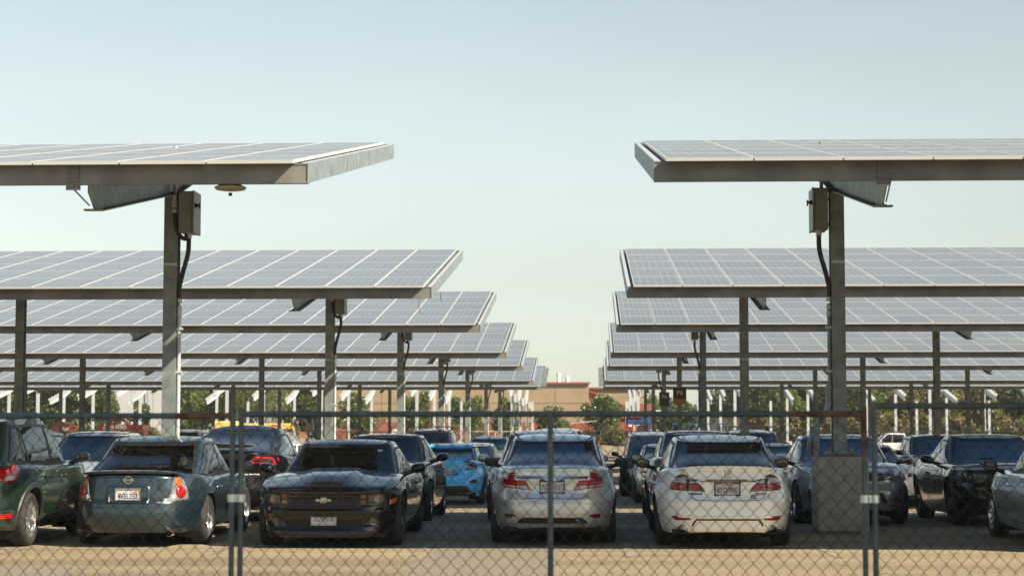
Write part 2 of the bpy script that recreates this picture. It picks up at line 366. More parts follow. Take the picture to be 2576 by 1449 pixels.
def ibeam(g, x, y, z0, z1, m, w=.20, d=.26, t=.018):
    for s in (-1, 1): g.box((x, y+s*(d/2-t/2), (z0+z1)/2), (w, t, z1-z0), m)
    g.box((x, y, (z0+z1)/2), (t, d-2*t-.002, z1-z0), m)
def cantilever(g, x, y0, y1, zf, ycol, m, yf, hnear=.44, hmid=.44, hfar=.14):
    """tapered I beam following the tilt; y0/y1 = near and far end, yf = y of canopy front edge"""
    top = lambda y: plane_z(zf, y-yf)-.215
    P = [(y0, hnear*.45), (y0+.32, hnear), (ycol, hmid), (y1, hfar)]
    web = [(y0, top(y0)), (y1, top(y1))]+[(y, top(y)-h) for y, h in P[::-1]]
    g.prism(web, x-.008, x+.008, m, 'yz')
    for a, b_ in (((y0-.02, top(y0)), (y1, top(y1))),):
        g.prism([(a[0], a[1]+.002), (b_[0], b_[1]+.002), (b_[0], b_[1]+.016), (a[0], a[1]+.016)], x-.09, x+.09, m, 'yz')
    Q = [(P[1][0]-.14, top(P[1][0])-P[1][1]+.0)] + [(y, top(y)-h) for y, h in P[1:]]
    for (ya, za), (yb, zb_) in zip(Q, Q[1:]):
        g.prism([(ya, za-.002), (yb, zb_-.002), (yb, zb_-.018), (ya, za-.018)], x-.11, x+.11, m, 'yz')
    return top
def fat_tube(pts, r, m, n=10, sub=6):
    """catmull-rom smoothed path"""
    p = [Vector(q) for q in pts]; p = [2*p[0]-p[1]]+p+[2*p[-1]-p[-2]]; out = []
    for i in range(1, len(p)-2):
        for k in range(sub):
            t = k/sub; a, b_, c, d = p[i-1], p[i], p[i+1], p[i+2]
            out.append(.5*((2*b_)+(c-a)*t+(2*a-5*b_+4*c-d)*t*t+(3*b_-a-3*c+d)*t**3))
    out.append(p[-2]); return out
def ebox_geo(root, x, y, z, side, light=False):
    """isolator box on the aisle side of a column, side=+1 box to the right"""
    m = mat('grey enclosure', (.19, .19, .175), .45, .2, noise=(3, (.25, .25, .23), .4, .7)) if not light else mat('grey enclosure sunlit', (.45, .47, .46), .45, .1)  # light variant: sunlight on the far boxes put into a paler grey
    cx = x+side*.28
    g = MB(); g.box((cx-side*.03, y, z), (.20, .50, .62), m, bev=.008); b = g.build('electrical_box', root)
    g = MB(); g.box((cx+side*.088, y, z), (.03, .52, .64), m, bev=.008)
    g.build('box_door', b)
    g = MB(); hx = cx+side*.125
    g.box((hx-side*.008, y-.16, z+.1), (.03, .06, .06), BLACK); g.tube([(hx, y-.16, z+.1), (hx+side*.04, y-.16, z+.1)], .022, mat('switch red', (.22, .03, .02), .4), 10)
    g.box((hx+side*.045, y-.16, z+.09), (.02, .03, .09), BLACK, bev=.004)
    g.build('switch_handle', b)
    g = MB(); g.box((x+side*.13, y+.1, z+.18), (.10, .04, .04), GALV); g.box((x+side*.13, y+.1, z-.2), (.10, .04, .04), GALV); g.build('mounting_bracket', b)
    return cx
def sign_tag(*a): pass
def canopy(i, side):
    y0, zf = ROWY[i], ROWZ[i]; left = side < 0
    xe = -3.28 if left else .72; far = xe+side*40.6
    root = empty('solar_canopy', (xe+side*20, y0+COLDY, gz(y0+COLDY)))
    tag(root, f'{ORD[i]} solar canopy of the {"left" if left else "right"} file, grey panels tilted over parked cars'
        if 0 < i < 6 else ((f'nearest solar canopy on the {"left" if left else "right"}, pale beige panels seen edge-on against the sky') if i == 0 else f'farthest finished solar canopy in the {"left" if left else "right"} file, just above the trees'),
        'solar canopy', 'solar canopies over the parking rows')
    ro = Vector(root.location)
    def put(g, name, **k):
        o = g.build(name, root, **k); 
        me = o.data; me.transform(Matrix.Translation(-ro)); return o
    xa, xb = min(xe, far), max(xe, far); ln = xb-xa
    # front beam (C purlin) with splice plates and seams
    g = MB(); g.box(((xa+xb)/2, y0+.045, zf+.118), (ln, .09, .232), FASC)
    g.box(((xa+xb)/2, y0-.004, zf+.008), (ln, .012, .016), FASC); g.box(((xa+xb)/2, y0-.004, zf+.226), (ln, .012, .016), FASC)
    put(g, 'front_beam')
    cols = [c for c in (LX if left else RX) if xa < c < xb]
    PLT = mat('splice plate', (.15, .14, .12), .5, .5)
    for c in cols:
        g = MB(); pc = c-side*.32
        g.box((pc, y0-.013, zf+.12), (.14, .008, .20), PLT)
        for bx in (-.05, .05):
            for bz in (.05, .10, .15, .19): g.box((pc+bx, y0-.020, zf+bz), (.014, .008, .014), GALV)
        g.box((pc, y0+.02, zf-.03), (.16, .05, .06), PLT)
        if i == 0: put(g, 'splice_plate')
    # end rail
    g = MB(); yb = y0+5*PGY*CT
    zt0, zt1 = zf, zf+(yb-y0)*math.tan(TILT)
    g.prism([(y0-.012, zt0), (yb, zt1), (yb, zt1+.235), (y0-.012, zt0+.235)], xe-.004, xe+.004, GALV, 'yz')
    g.prism([(y0, zt0+.235), (yb, zt1+.235), (yb, zt1+.241), (y0, zt0+.241)], min(xe+side*.005, xe+side*.075), max(xe+side*.005, xe+side*.075), GALVW, 'yz')
    g.prism([(y0, zt0+.002), (yb, zt1+.002), (yb, zt1+.008), (y0, zt0+.008)], min(xe+side*.005, xe+side*.075), max(xe+side*.005, xe+side*.075), GALV, 'yz')
    if i < 6: put(g, 'end_rail')
    # inner purlins
    g = MB()
    for k in range(1, 10):
        dy = k*PGY*CT*.5; 
        g.box(((xa+xb)/2, y0+dy, zf+dy*math.tan(TILT)+.125), (ln-.02, .06, .20), GALV)
        if i == 6 and k % 1 == 0: g.box((xe-side*.14, y0+dy, zf+dy*math.tan(TILT)+.15), (.28, .07, .16), GALV)
    for kk in (1,):
        pass
    put(g, 'purlins')
    # back beam
    g = MB(); g.box(((xa+xb)/2, yb-.04, zt1+.12), (ln, .08, .22), FASC); put(g, 'back_beam')
    yc = y0+(COLDY if i else 6.8)
    for n, c in enumerate(cols):
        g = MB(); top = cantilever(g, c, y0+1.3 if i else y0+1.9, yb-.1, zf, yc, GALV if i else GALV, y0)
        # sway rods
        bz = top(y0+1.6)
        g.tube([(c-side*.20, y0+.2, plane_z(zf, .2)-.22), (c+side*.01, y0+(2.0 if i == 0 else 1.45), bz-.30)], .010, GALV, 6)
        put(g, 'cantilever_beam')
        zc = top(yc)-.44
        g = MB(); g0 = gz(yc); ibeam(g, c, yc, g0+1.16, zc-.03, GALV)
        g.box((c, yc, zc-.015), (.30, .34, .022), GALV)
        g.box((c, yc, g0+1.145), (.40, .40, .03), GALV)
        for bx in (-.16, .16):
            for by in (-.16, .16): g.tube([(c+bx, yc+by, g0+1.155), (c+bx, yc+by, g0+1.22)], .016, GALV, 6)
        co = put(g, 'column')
        g = MB(); g.box((c, yc, g0+.50+.04), (.76, .76, 1.10), CONC, bev=.035)
        g.prism([(c-.27, g0+1.09), (c+.27, g0+1.09), (c+.2, g0+1.13), (c-.2, g0+1.13)], yc-.24, yc+.24, mat('grout', (.13, .12, .11), .9))
        put(g, 'concrete_pedestal')
    # electrical box and conduits at the aisle column
    have = (left) or i in (0, 2, 4)
    if have and i < 7:
        c = cols[0]; s = 1 if left else -1; zb_ = plane_z(zf, COLDY)-1.05
        k = len(root.children); cx = ebox_geo(root, c, yc-.02, zb_, s)
        bx_ = root.children[-1]
        for o in root.children_recursive:
            if o.name.split('.')[0] in ('electrical_box', 'box_door', 'switch_handle', 'mounting_bracket'): o.data.transform(Matrix.Translation(-ro))
        FLEX = mat('black flexible conduit', (.03, .028, .026), .55, bump=(40, .3))
        g = MB(); px = c+s*.02 if left else c+s*.30; py = yc-.19
        if left:
            g.tube([(c+s*.075, py, zb_+1.0), (c+s*.075, py, zb_+.18)], .030, GALVW, 10)
            for dz in (.18, .12, .04): g.tube([(c+s*.075, py, zb_+dz), (c+s*.075, py, zb_+dz-.05)], .040, GALVW, 8)
            g.tube(fat_tube([(c+s*.075, py, zb_), (c+s*.09, py, zb_-.2), (c+s*.16, py, zb_-.36), (c+s*.24, py+.03, zb_-.40), (c+s*.25, py+.05, zb_-.33)], .034, FLEX), .034, FLEX, 10)
        else:
            g.tube([(c+s*.24, py, zb_+1.0), (c+s*.24, py, zb_+.31)], .028, GALV, 10)
        put(g, 'conduit', smooth=50)
        g = MB(); fx = cx-s*.0
        g.tube([(fx, py+.06, zb_-.30), (fx, py+.06, zb_-.39)], .045, GALVW, 8)
        ex = c+s*.135
        g.tube(fat_tube([(fx, py+.06, zb_-.38), (fx-s*.01, py+.06, zb_-.62), (fx-s*.09, py+.07, zb_-.92), (ex, py+.1, zb_-1.15), (ex, py+.12, zb_-1.32)], .036, FLEX), .036, FLEX, 10)
        for dz in (1.30, 1.42, 1.52): g.tube([(ex, py+.12, zb_-dz), (ex, py+.12, zb_-dz-.06)], .042, GALVW, 8)
        low = 1.25
        if left: g.tube([(ex, py+.12, zb_-1.4), (ex, py+.12, gz(yc)+.2)], .033, GALVW, 10)
        else:
            g.tube([(ex, py+.12, zb_-1.4), (ex, py+.12, gz(yc)+2.1)], .030, GALV, 10)
            for d in (0, .085): g.tube(fat_tube([(c-.14, py+.12+d, gz(yc)+2.15), (c-.17, py+.10+d, gz(yc)+1.80), (c-.33, py+.06+d, gz(yc)+1.55), (c-.35-d, py+.04+d, gz(yc)+1.3), (c-.35-d, py+.04+d, gz(yc)+1.1)], .045, GALV), .045, GALV, 10)
        for dz in (gz(yc)+2.35, gz(yc)+3.0): g.box((ex, py+.12, dz), (.11, .09, .035), GALVW)
        put(g, 'flexible_conduit', smooth=50)
    # modules: the hundred nearest the aisle are parts of their own
    off = .15 if left else .13
    ncol = 39; rest = MB(); rest.mats = []
    pr = None
    for a in range(ncol):
        for b_ in range(5):
            lx = xe+side*off+ (side*a*PGX) - (PW if left else 0); ly = b_*PGY-.19
            if a < 20:
                o = newinst('solar_panel', PANEL_ME, root, (lx-ro.x, y0+ly*CT-ro.y, plane_z(zf, 0)+.006+ly*ST-ro.z), (TILT, 0, 0))
            else: panel_geo(rest, lx, ly)
    # world transform of the remaining modules
    v = []
    for (x, y, z) in rest.v: v.append((x, y0+y*CT-z*ST, plane_z(zf, 0)+.006+y*ST+z*CT))
    rest.v = v; tag(put(rest, 'solar_panels'), kind='stuff')
    if i == 0 and left:
        g = MB(); lx_, ly_ = -4.22, y0+.9; lz = zf+.155
        g.lathe([(0, .02), (0, .12), (-.035, .19), (-.06, .17), (-.072, .10), (-.074, .0)], mat('lamp housing', (.28, .25, .20), .5), 28, 'z', (lx_, ly_-.7, zf+.018))
        g.tube([(lx_, ly_-.7, zf-.08), (lx_, ly_-.7, zf-.115)], .022, BLACK, 8); g.box((lx_+.09, ly_-.7, zf-.006), (.03, .05, .03), FASC)
        put(g, 'canopy_light', smooth=40)
    if left and i in (1, 3, 4) or (not left and i == 5):
        g = MB(); q = xe-(.25 if left else -2.6)
        g.tube(fat_tube([(q, y0-.02, zf), (q-.01, y0-.03, zf-.16), (q+.03, y0-.03, zf-.28)], .006, BLACK), .006, BLACK, 5)
        g.tube([(q+.02, y0-.03, zf-.25), (q+.05, y0-.03, zf-.31)], .014, BLACK, 6)
        if i == 1:
            g.tube(fat_tube([(q+.35, y0+1.2, zf+.22), (q+.34, y0+1.2, zf+.1), (q+.37, y0+1.2, zf+.02)], .006, BLACK), .006, BLACK, 5)
        put(g, 'loose_cable')
    return root
for i in range(7):
    for s in (-1, 1): canopy(i, s)


c_ = canopy(0, 1)                       # unseen canopy added so that its shade falls on the front fence
c_.location.y -= 17.25
tag(c_, 'unseen solar canopy added over the front fence at the right to shade it, out of view', 'solar canopy')
# ------------------------------------------------------------------ unfinished steel frames behind the far fence
_g = MB(); _g.box((0, 0, 0), (.20, .16, .20), GALVW); _g.box((0, -.085, -.04), (.26, .012, .12), GALVW); _t = _g.build('clip'); CLIPM = _t.data; bpy.data.objects.remove(_t)
def steel_frame(x, yc, n, first, box, label):
    root = empty('canopy_skeleton', (x, yc, 0)); tag(root, label, 'steel frame', 'unfinished steel canopy frames behind the far fence')
    zf = 4.50; yf = yc-COLDY; zc = plane_z(zf, COLDY)-.62
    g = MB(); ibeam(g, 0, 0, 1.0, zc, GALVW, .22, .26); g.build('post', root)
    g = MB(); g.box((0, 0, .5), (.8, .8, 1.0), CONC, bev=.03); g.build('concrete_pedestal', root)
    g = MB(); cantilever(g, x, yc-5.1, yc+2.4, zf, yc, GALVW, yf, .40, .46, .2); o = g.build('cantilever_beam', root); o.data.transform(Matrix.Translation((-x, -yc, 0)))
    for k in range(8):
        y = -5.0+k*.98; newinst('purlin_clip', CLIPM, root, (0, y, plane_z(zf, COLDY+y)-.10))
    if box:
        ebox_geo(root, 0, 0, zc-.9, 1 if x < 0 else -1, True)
        g = MB(); s = 1 if x < 0 else -1; g.tube(fat_tube([(s*.25, -.2, zc-1.2), (s*.24, -.2, zc-1.7), (s*.13, -.2, zc-2.1), (s*.13, -.2, zc-3)], .05, GALVW), .05, GALV, 6); g.build('conduit', root)
FR = [153.5, 170.7, 188.7]; PLACE = ['aisle', 'second', 'third', 'fourth', 'fifth', 'sixth', 'seventh']
for r, yr in enumerate(FR):
    for side, arr in (('left', [-6.35, -13.95, -21.6, -29.2, -36.9, -44.5, -52.1]), ('right', [3.66, 11.3, 18.95, 26.6, 34.3, 41.9])):
        for n, x in enumerate(arr):
            steel_frame(x, yr, n, n == 0, n == 0, f'pale unfinished steel frame with bare sloping beam, {PLACE[n]} bay on the {side}, {["front", "middle", "rear"][r]} unfinished row')
for side, arr in (('left', [-6.35, -13.95, -21.6, -29.2, -36.9, -44.5, -52.1]), ('right', [3.66, 11.3, 18.95, 26.6, 34.3, 41.9])):
    for n, x in enumerate(arr):
        root = empty('steel_post', (x, 206, 0)); tag(root, f'bare pale steel post without a beam, {PLACE[n]} bay on the {side} before the trees', 'steel post', 'bare steel posts at the back of the site')
        g = MB(); ibeam(g, 0, 0, 1.0, 5.2, GALVW, .24, .28); g.box((0, 0, 5.21), (.30, .34, .03), GALVW); g.build('post', root)
        g = MB(); g.box((0, 0, .5), (.8, .8, 1.0), CONC, bev=.03); g.build('concrete_pedestal', root)

# ------------------------------------------------------------------ lot signs on the columns
SB = mat('sign brown', (.035, .03, .024), .5); SY_ = mat('sign ochre', (.42, .21, .035), .5); SG = mat('sign green', (.012, .06, .05), .5); SW = mat('sign letters', (.55, .52, .46), .5); SR = mat('sign edge', (.3, .28, .24), .5)
for lab, x, y, z, w, h, band, t1 in (('brown P6 lot sign with ochre lower band on a grey column', 3.66, ROWY[3]+COLDY-.16, 3.14, .56, .70, SY_, ('Yellow Permit', 'Parking Only')),
                               ('brown P6 lot sign with dark green lower band, lower and farther', 3.66, ROWY[4]+COLDY-.16, 3.33, .52, .72, SG, ('Green Permit', 'Parking'))):
    root = empty('lot_sign', (x, y, z)); tag(root, lab, 'sign', 'P6 lot signs')
    g = MB(); g.box((0, 0, 0), (w, .02, h), SR, bev=.006); g.box((0, -.012, .0), (w-.02, .006, h-.02), SB); g.build('sign_board', root)
    g = MB(); g.box((0, -.0175, -h/2+.125), (w-.03, .005, .20), band); g.build('colour_band', root)
    text('P6', .27, SW, 'lettering', root, (.01, -.018, .12), bold=.006)
    bm_ = mat('sign band letters', (.16, .09, .03) if band is SY_ else (.12, .22, .19), .5)
    text(t1[0], .065, bm_, 'lettering', root, (0, -.022, -h/2+.165)); text(t1[1], .065, bm_, 'lettering', root, (0, -.022, -h/2+.085))

# ------------------------------------------------------------------ temporary fence panels in the foreground
FY = 11.33; DW = .088; DH = .097
def chain_mesh(g, x0, x1, z0, z1, y, r, m, dw=DW, n=4):
    nk = int((x1-x0)/dw); nj = int((z1-z0)/(DH/2)); h = dw/2; hz = DH/2
    for k in range(nk*2):
        kk = k//2; odd = k % 2; pts = []
        for j in range(nj+1):
            b_ = x0+kk*dw
            x = (b_ if j % 2 == 0 else b_+h) if not odd else (b_+dw if j % 2 == 0 else b_+h)
            zz = z1-j*hz; off = r*.9*(1 if (j+odd) % 2 else -1)
            wob = .0035*math.sin(x*3.1+zz*2.3)+.003*math.sin(zz*7+x*1.3)
            inw = (x-(b_+dw*.25 if not odd else b_+dw*.75))
            x -= math.copysign(.0015, inw)
            pts += [(x+wob, y+off, zz+.005), (x+wob, y-off, zz-.005)]
        g.tube(pts, r, m, n, caps=False)
def fence_panel(xa, xb, ztop, label, posts, rust_end=None, zoff=0):
    root = empty('temporary_fence', ((xa+xb)/2, FY, 0)); tag(root, label, 'fence', 'temporary chain-link fence panels in front')
    cx = (xa+xb)/2; hw = (xb-xa)/2
    g = MB()
    g.tube([(-hw, 0, ztop), (hw, 0, ztop)], .0175, FENCEM, 12)
    g.build('top_rail', root, smooth=60)
    if rust_end:
        g = MB(); a, b_ = rust_end; g.tube([(a-cx, 0, ztop), (b_-cx, 0, ztop)], .0182, RUST, 12); g.build('rusty_sleeve', root, smooth=60)
    g = MB(); g.tube([(-hw, 0, .06), (hw, 0, .06)], .0175, FENCEM, 10); g.build('bottom_rail', root, smooth=60)
    for p, top_, m in posts:
        g = MB(); g.tube([(p-cx, 0, .0), (p-cx, 0, top_)], .0165, m, 12); g.tube([(p-cx, 0, top_), (p-cx, 0, top_+.006)], .0185, m, 12)
        if m is RUST: pass
        g.build('post', root, smooth=60)
    g = MB(); chain_mesh(g, -hw+.01, hw-.01, .07, ztop+.01, .0, .0018, WIRE)
    g.build('chain_link_mesh', root)
    n = int(hw*2/.32)
    for k in range(n):
        x = -hw+.2+k*.32; g = MB()
        g.tube([(x-.006, -.0, ztop-.055), (x-.004, -.021, ztop-.006), (x, -.015, ztop+.014), (x+.004, .012, ztop+.016), (x+.007, .021, ztop-.006), (x+.004, .0, ztop-.05)], .0022, WIRE, 4)
        g.build('tie_wire', root)
    for s in (-1, 1):
        g = MB(); g.box((s*(hw-.25), 0, .02), (.05, .9, .04), FENCEM); g.build('stand_foot', root)
    return root
X = lambda px: at(px, FY)
fence_panel(X(585)-3.66, X(585), 1.562, 'chain-link fence panel at left with rusty rail end, against green and teal cars', [(X(585), 1.60, FENCEM), (X(585)-1.83, 1.56, FENCEM), (X(585)-3.66, 1.6, FENCEM)], (X(440), X(583)))
fence_panel(X(607), X(2173), 1.572, 'middle chain-link fence panel with a central post before the silver sedan', [(X(607), 1.605, FENCEM), (X(1384.5), 1.572, FENCEM), (X(2173), 1.61, FENCEM)], (X(1990), X(2173)))
fence_panel(X(2199), X(2199)+3.66, 1.618, 'right chain-link fence panel standing slightly higher than the others', [(X(2199), 1.64, FENCEM), (X(2199)+1.83, 1.61, FENCEM)])
g = MB(); g.tube([(0, 0, 1.33), (0, 0, 1.605)], .0172, RUST, 12); o = g.build('rust_sleeve', bpy.data.objects['temporary_fence.001'], smooth=60); o.location = (X(2173)-(X(607)+X(2173))/2, 0, 0)
def clamp(xa, xb, z, label):
    root = empty('fence_clamp', ((xa+xb)/2, FY, z)); tag(root, label, 'clamp', 'clamps joining the fence panels')
    m = mat('zinc clamp', (.55, .60, .60), .3, .9); h = (xb-xa)/2
    g = MB()
    for s in (-1, 1):
        for q in range(9):
            pass
        pts = [(s*h+.024*math.cos(a), .024*math.sin(a), 0) for a in [R(t) for t in range(0, 361, 30)]]
        rows = [[(p[0], p[1], zz) for p in pts] for zz in (-.022, .022)]; g.grid(rows, m)
        rows = [[(s*h+(p[0]-s*h)*1.12, p[1]*1.12, zz) for p in pts] for zz in (-.022, .022)]; g.grid(rows, m)
    g.box((0, -.012, 0), (2*h-.03, .004, .044), m); g.box((0, .012, 0), (2*h-.03, .004, .044), m); g.build('clamp_band', root)
    g = MB(); g.tube([(0, -.035, 0), (0, .03, 0)], .006, m, 8); g.tube([(0, -.030, 0), (0, -.018, 0)], .012, m, 6); g.build('bolt', root)
clamp(X(585), X(607), 1.44-(1252-1098)/428, 'shiny zinc clamp joining the two fence posts left of the black coupe')
clamp(X(2173), X(2199), 1.44-(1252-1098)/428, 'shiny zinc clamp joining the two fence posts before the concrete pedestal')

# ------------------------------------------------------------------ far chain-link fence
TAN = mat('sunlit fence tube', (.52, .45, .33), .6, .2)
FARY = 136.0
def far_fence(pa, pb, label, ztop):
    xa, xb = at(pa, FARY), at(pb, FARY); root = empty('site_fence', ((xa+xb)/2, FARY, 0)); hw = (xb-xa)/2
    tag(root, label, 'fence', 'panels of the chain-link fence round the building site')
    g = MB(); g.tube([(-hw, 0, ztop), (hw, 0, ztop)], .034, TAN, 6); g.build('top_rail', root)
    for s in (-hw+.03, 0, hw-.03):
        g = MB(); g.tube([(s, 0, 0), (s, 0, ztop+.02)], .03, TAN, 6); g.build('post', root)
    g = MB(); d = .16; H = ztop-.05; nb = int((2*hw+H)/d)
    for k in range(nb):
        for sgn in (-1, 1):
            x0 = -hw+k*d; a = (x0-(H if sgn > 0 else 0)); pts = []
            xs_ = (a, a+H); za, zb_ = (.05, ztop) if sgn > 0 else (ztop, .05)
            # clip to the panel
            t0 = max(0, (-hw-xs_[0])/H); t1 = min(1, (hw-xs_[0])/H)
            if t1 <= t0: continue
            p = lambda t: (xs_[0]+H*t, .006*sgn, za+(zb_-za)*t)
            g.tube([p(t0), p(t1)], .0055, WIRE, 3, caps=False)
    g.build('chain_link_mesh', root)
edges = [-60, 40, 185, 358, 530, 700, 873, 1040, 1180, 1312, 1472, 1638, 1822, 1965, 2110, 2330, 2480, 2640]
names = ['behind the green car', 'left of the red drilling machine', 'in front of the red drilling machine', 'in front of the big red trencher', 'behind the white car roof', 'left of the yellow boom', 'under the yellow boom', 'behind the black saloon', 'behind the black roof-racked car', 'left of the central aisle', 'behind the silver sedan', 'before the orange lift', 'before the blue lift', 'behind the white sedan', 'behind the blue-grey sedan', 'before the white pickup', 'behind the black coupe']
for (a, b_), nm in zip(zip(edges, edges[1:]), names): far_fence(a, b_, f'low far chain-link panel {nm}', 1.80+.02*((a*7) % 3-1))
# ------------------------------------------------------------------ vehicles
def I(v, pts): return float(np.interp(v, [p[0] for p in pts], [p[1] for p in pts]))
def smoothpts(pts, n=60):
    """monotone cubic through the points -> dense table"""
    x = np.array([p[0] for p in pts], float); y = np.array([p[1] for p in pts], float)
    h = np.diff(x); d = np.diff(y)/h; m = np.zeros(len(x)); m[0] = d[0]; m[-1] = d[-1]
    for i in range(1, len(x)-1):
        if d[i-1]*d[i] > 0:
            w1, w2 = 2*h[i]+h[i-1], h[i]+2*h[i-1]; m[i] = (w1+w2)/(w1/d[i-1]+w2/d[i])
    X_ = np.linspace(x[0], x[-1], n); Y = np.empty(n)
    for k, q in enumerate(X_):
        i = min(max(np.searchsorted(x, q)-1, 0), len(h)-1); t = (q-x[i])/h[i]
        Y[k] = (2*t**3-3*t*t+1)*y[i]+(t**3-2*t*t+t)*h[i]*m[i]+(-2*t**3+3*t*t)*y[i+1]+(t**3-t*t)*h[i]*m[i+1]
    return X_, Y
DEF = dict(L=4.8, W=1.82, H=1.46, wb=2.75, fo=.95, clr=.20, nf=4.6, nr=5.2, r=.33, tw=.22, R=.37,
    top=[(-2.45,.99),(-2.2,1.02),(-1.6,1.03),(-.6,.93),(.9,.93),(1.25,.95),(1.9,.82),(2.3,.70),(2.45,.62)],
    side=[(.15,.10),(.22,.06),(.35,.025),(.55,.0),(.72,.008),(.80,.03),(.92,.055),(1.2,.09)],
    front=[(.1,.22),(.2,.06),(.35,.01),(.5,.0),(.62,.03),(.75,.10),(.95,.28)],
    rear=[(.2,.12),(.3,.04),(.42,.0),(.55,.0),(.62,.02),(.68,.055),(.85,.08),(1.0,.10),(1.1,.14)],
    crown=.035, rr=.05, hip=(.0,.0), gb=(-1.95,1.15), gt=(-1.0,.30), gw=(.76,.57), groof=.04, ng=4.2, gcrown=.032,
    rbot=.28, fbot=.20, spoke=5, rim=ALLOY, paint=None, see=False, far=False, doors=4, bpil=-.05, glass=GLASS, roofpaint=None)
class Car:
    def __init__(s, name, label, cat, X_, Yend, facing, group='cars parked in the solar lot', **k):
        s.__dict__.update(DEF); s.__dict__.update(k)
        s.tx, s.ty = smoothpts(s.top, 90); s.sx, s.sy = smoothpts(s.side, 50); s.fx, s.fy = smoothpts(s.front, 60); s.rx, s.ry = smoothpts(s.rear, 60)
        s.ya = s.L/2-s.fo; s.yr = s.ya-s.wb
        yc = Yend+s.L/2; z = gz(yc)
        s.root = empty(name, (X_, yc, z), 0 if facing == 'away' else R(180))
        ya_, yb_ = yc-s.wb/2, yc+s.wb/2; pitch = math.atan((gz(yb_)-gz(ya_))/s.wb)
        s.root.rotation_euler.x = pitch if facing == 'away' else -pitch; s.root.location.z = (gz(ya_)+gz(yb_))/2
        tag(s.root, label, cat, group)
        s.body(); s.green(); s.wheels(); s.trim()
    # --- surfaces
    def zt(s, y): return float(np.interp(y, s.tx, s.ty))
    def zs(s, y): return s.zt(y)-s.crown*min(1, (1-abs(y)/(s.L/2))*6+.05)
    def zb(s, y):
        e = s.L/2-abs(y); lim = .55
        if e > lim: return s.clr
        t = 1-e/lim; t = t*t; return s.clr+((s.rbot if y < 0 else s.fbot)-s.clr)*t
    def dims(s, front, z, t, y=0):
        rin = 0
        if t < s.rr: q = s.rr-max(t, 0); rin = s.rr-math.sqrt(max(s.rr*s.rr-q*q, 0))
        hip = 0
        if s.hip[0]:
            for yw, h in ((s.yr, s.hip[0]), (s.ya, s.hip[1])): hip += h*math.exp(-((y-yw)/.48)**2)*math.exp(-((z-.68)/.24)**2)
        b = s.W/2-float(np.interp(z, s.sx, s.sy))-rin+hip
        a = s.L/2-float(np.interp(z, s.fx, s.fy) if front else np.interp(z, s.rx, s.ry))-rin
        return a, b
    def pt(s, al, u=None, z=None):
        ca, sa = math.cos(al), math.sin(al); n = s.nf if sa > 0 else s.nr
        rho = (abs(ca)**n+abs(sa)**n)**(-1/n); y = s.L/2*sa*rho
        for _ in range(4):
            top = s.zs(y); zz = z if z is not None else s.zb(y)+u*(top-s.zb(y))
            a, b = s.dims(sa > 0, zz, top-zz, y); y = a*sa*rho
        return (b*ca*rho, y, zz)
    def table(s):
        al = np.linspace(-math.pi/2, math.pi/2, 500); P = np.array([s.pt(a, z=.6)[:2] for a in al])
        d = np.r_[0, np.cumsum(np.hypot(*np.diff(P, axis=0).T))]; s.al, s.arc = al, d; return al, d
    def end(s, kind, q, z, off=0):
        """point on the end face: q = signed arc distance from the centre line"""
        def f(q, z):
            a = np.interp(abs(q), s.arc, s.al) if kind == 'rear' else np.interp(s.arc[-1]-abs(q), s.arc, s.al)
            p = s.pt(a, z=z); return Vector((math.copysign(p[0], q) if abs(q) > 1e-9 else 0, p[1], p[2]))
        p = f(q, z)
        if off:
            e = .01; t1 = f(q+e, z)-f(q-e, z); t2 = f(q, z+e)-f(q, z-e); n = t1.cross(t2)
            if n.length > 1e-12:
                n.normalize(); c = Vector((p.x*.5, p.y*.5, p.z)); 
                if n.dot(p-c) < 0: n = -n
                p = p+n*off
        return p
    def sidep(s, sg, y, z, off=0):
        a, b = s.dims(y > 0, z, s.zs(y)-z, y); n = s.nf if y > 0 else s.nr
        x = b*max(1-abs(y/a)**n, 0)**(1/n); return Vector((sg*(x+off), y, z))
    def patch(s, g, fn, poly, m, h=.012, edge=.001, dens=.05, rings=(1, .93, .6, .25, 0), inset=0):
        P = []
        n = len(poly)
        for i in range(n):
            a, b = poly[i], poly[(i+1) % n]; k = max(1, int(math.hypot(b[0]-a[0], b[1]-a[1])/dens))
            for j in range(k): P.append((a[0]+(b[0]-a[0])*j/k, a[1]+(b[1]-a[1])*j/k))
        cx = sum(p[0] for p in P)/len(P); cy = sum(p[1] for p in P)/len(P); rows = []
        for ri, r_ in enumerate(rings):
            o = edge if ri == 0 else h
            rows.append([fn(cx+(p[0]-cx)*r_, cy+(p[1]-cy)*r_, o) for p in P])
        g.grid(rows, m, True)
    def ribbon(s, g, fn, pts, m, w=.007, off=.0015):
        Q = []
        for a, b in zip(pts, pts[1:]):
            k = max(1, int(math.hypot(b[0]-a[0], b[1]-a[1])/.04))
            for j in range(k): Q.append((a[0]+(b[0]-a[0])*j/k, a[1]+(b[1]-a[1])*j/k))
        Q.append(pts[-1]); rows = []
        for i, p in enumerate(Q):
            a = Q[max(i-1, 0)]; b = Q[min(i+1, len(Q)-1)]; dx, dy = b[0]-a[0], b[1]-a[1]; l = math.hypot(dx, dy) or 1
            nx, ny = -dy/l*w/2, dx/l*w/2; rows.append([fn(p[0]+nx, p[1]+ny, off), fn(p[0]-nx, p[1]-ny, off)])
        g.grid(rows, m)
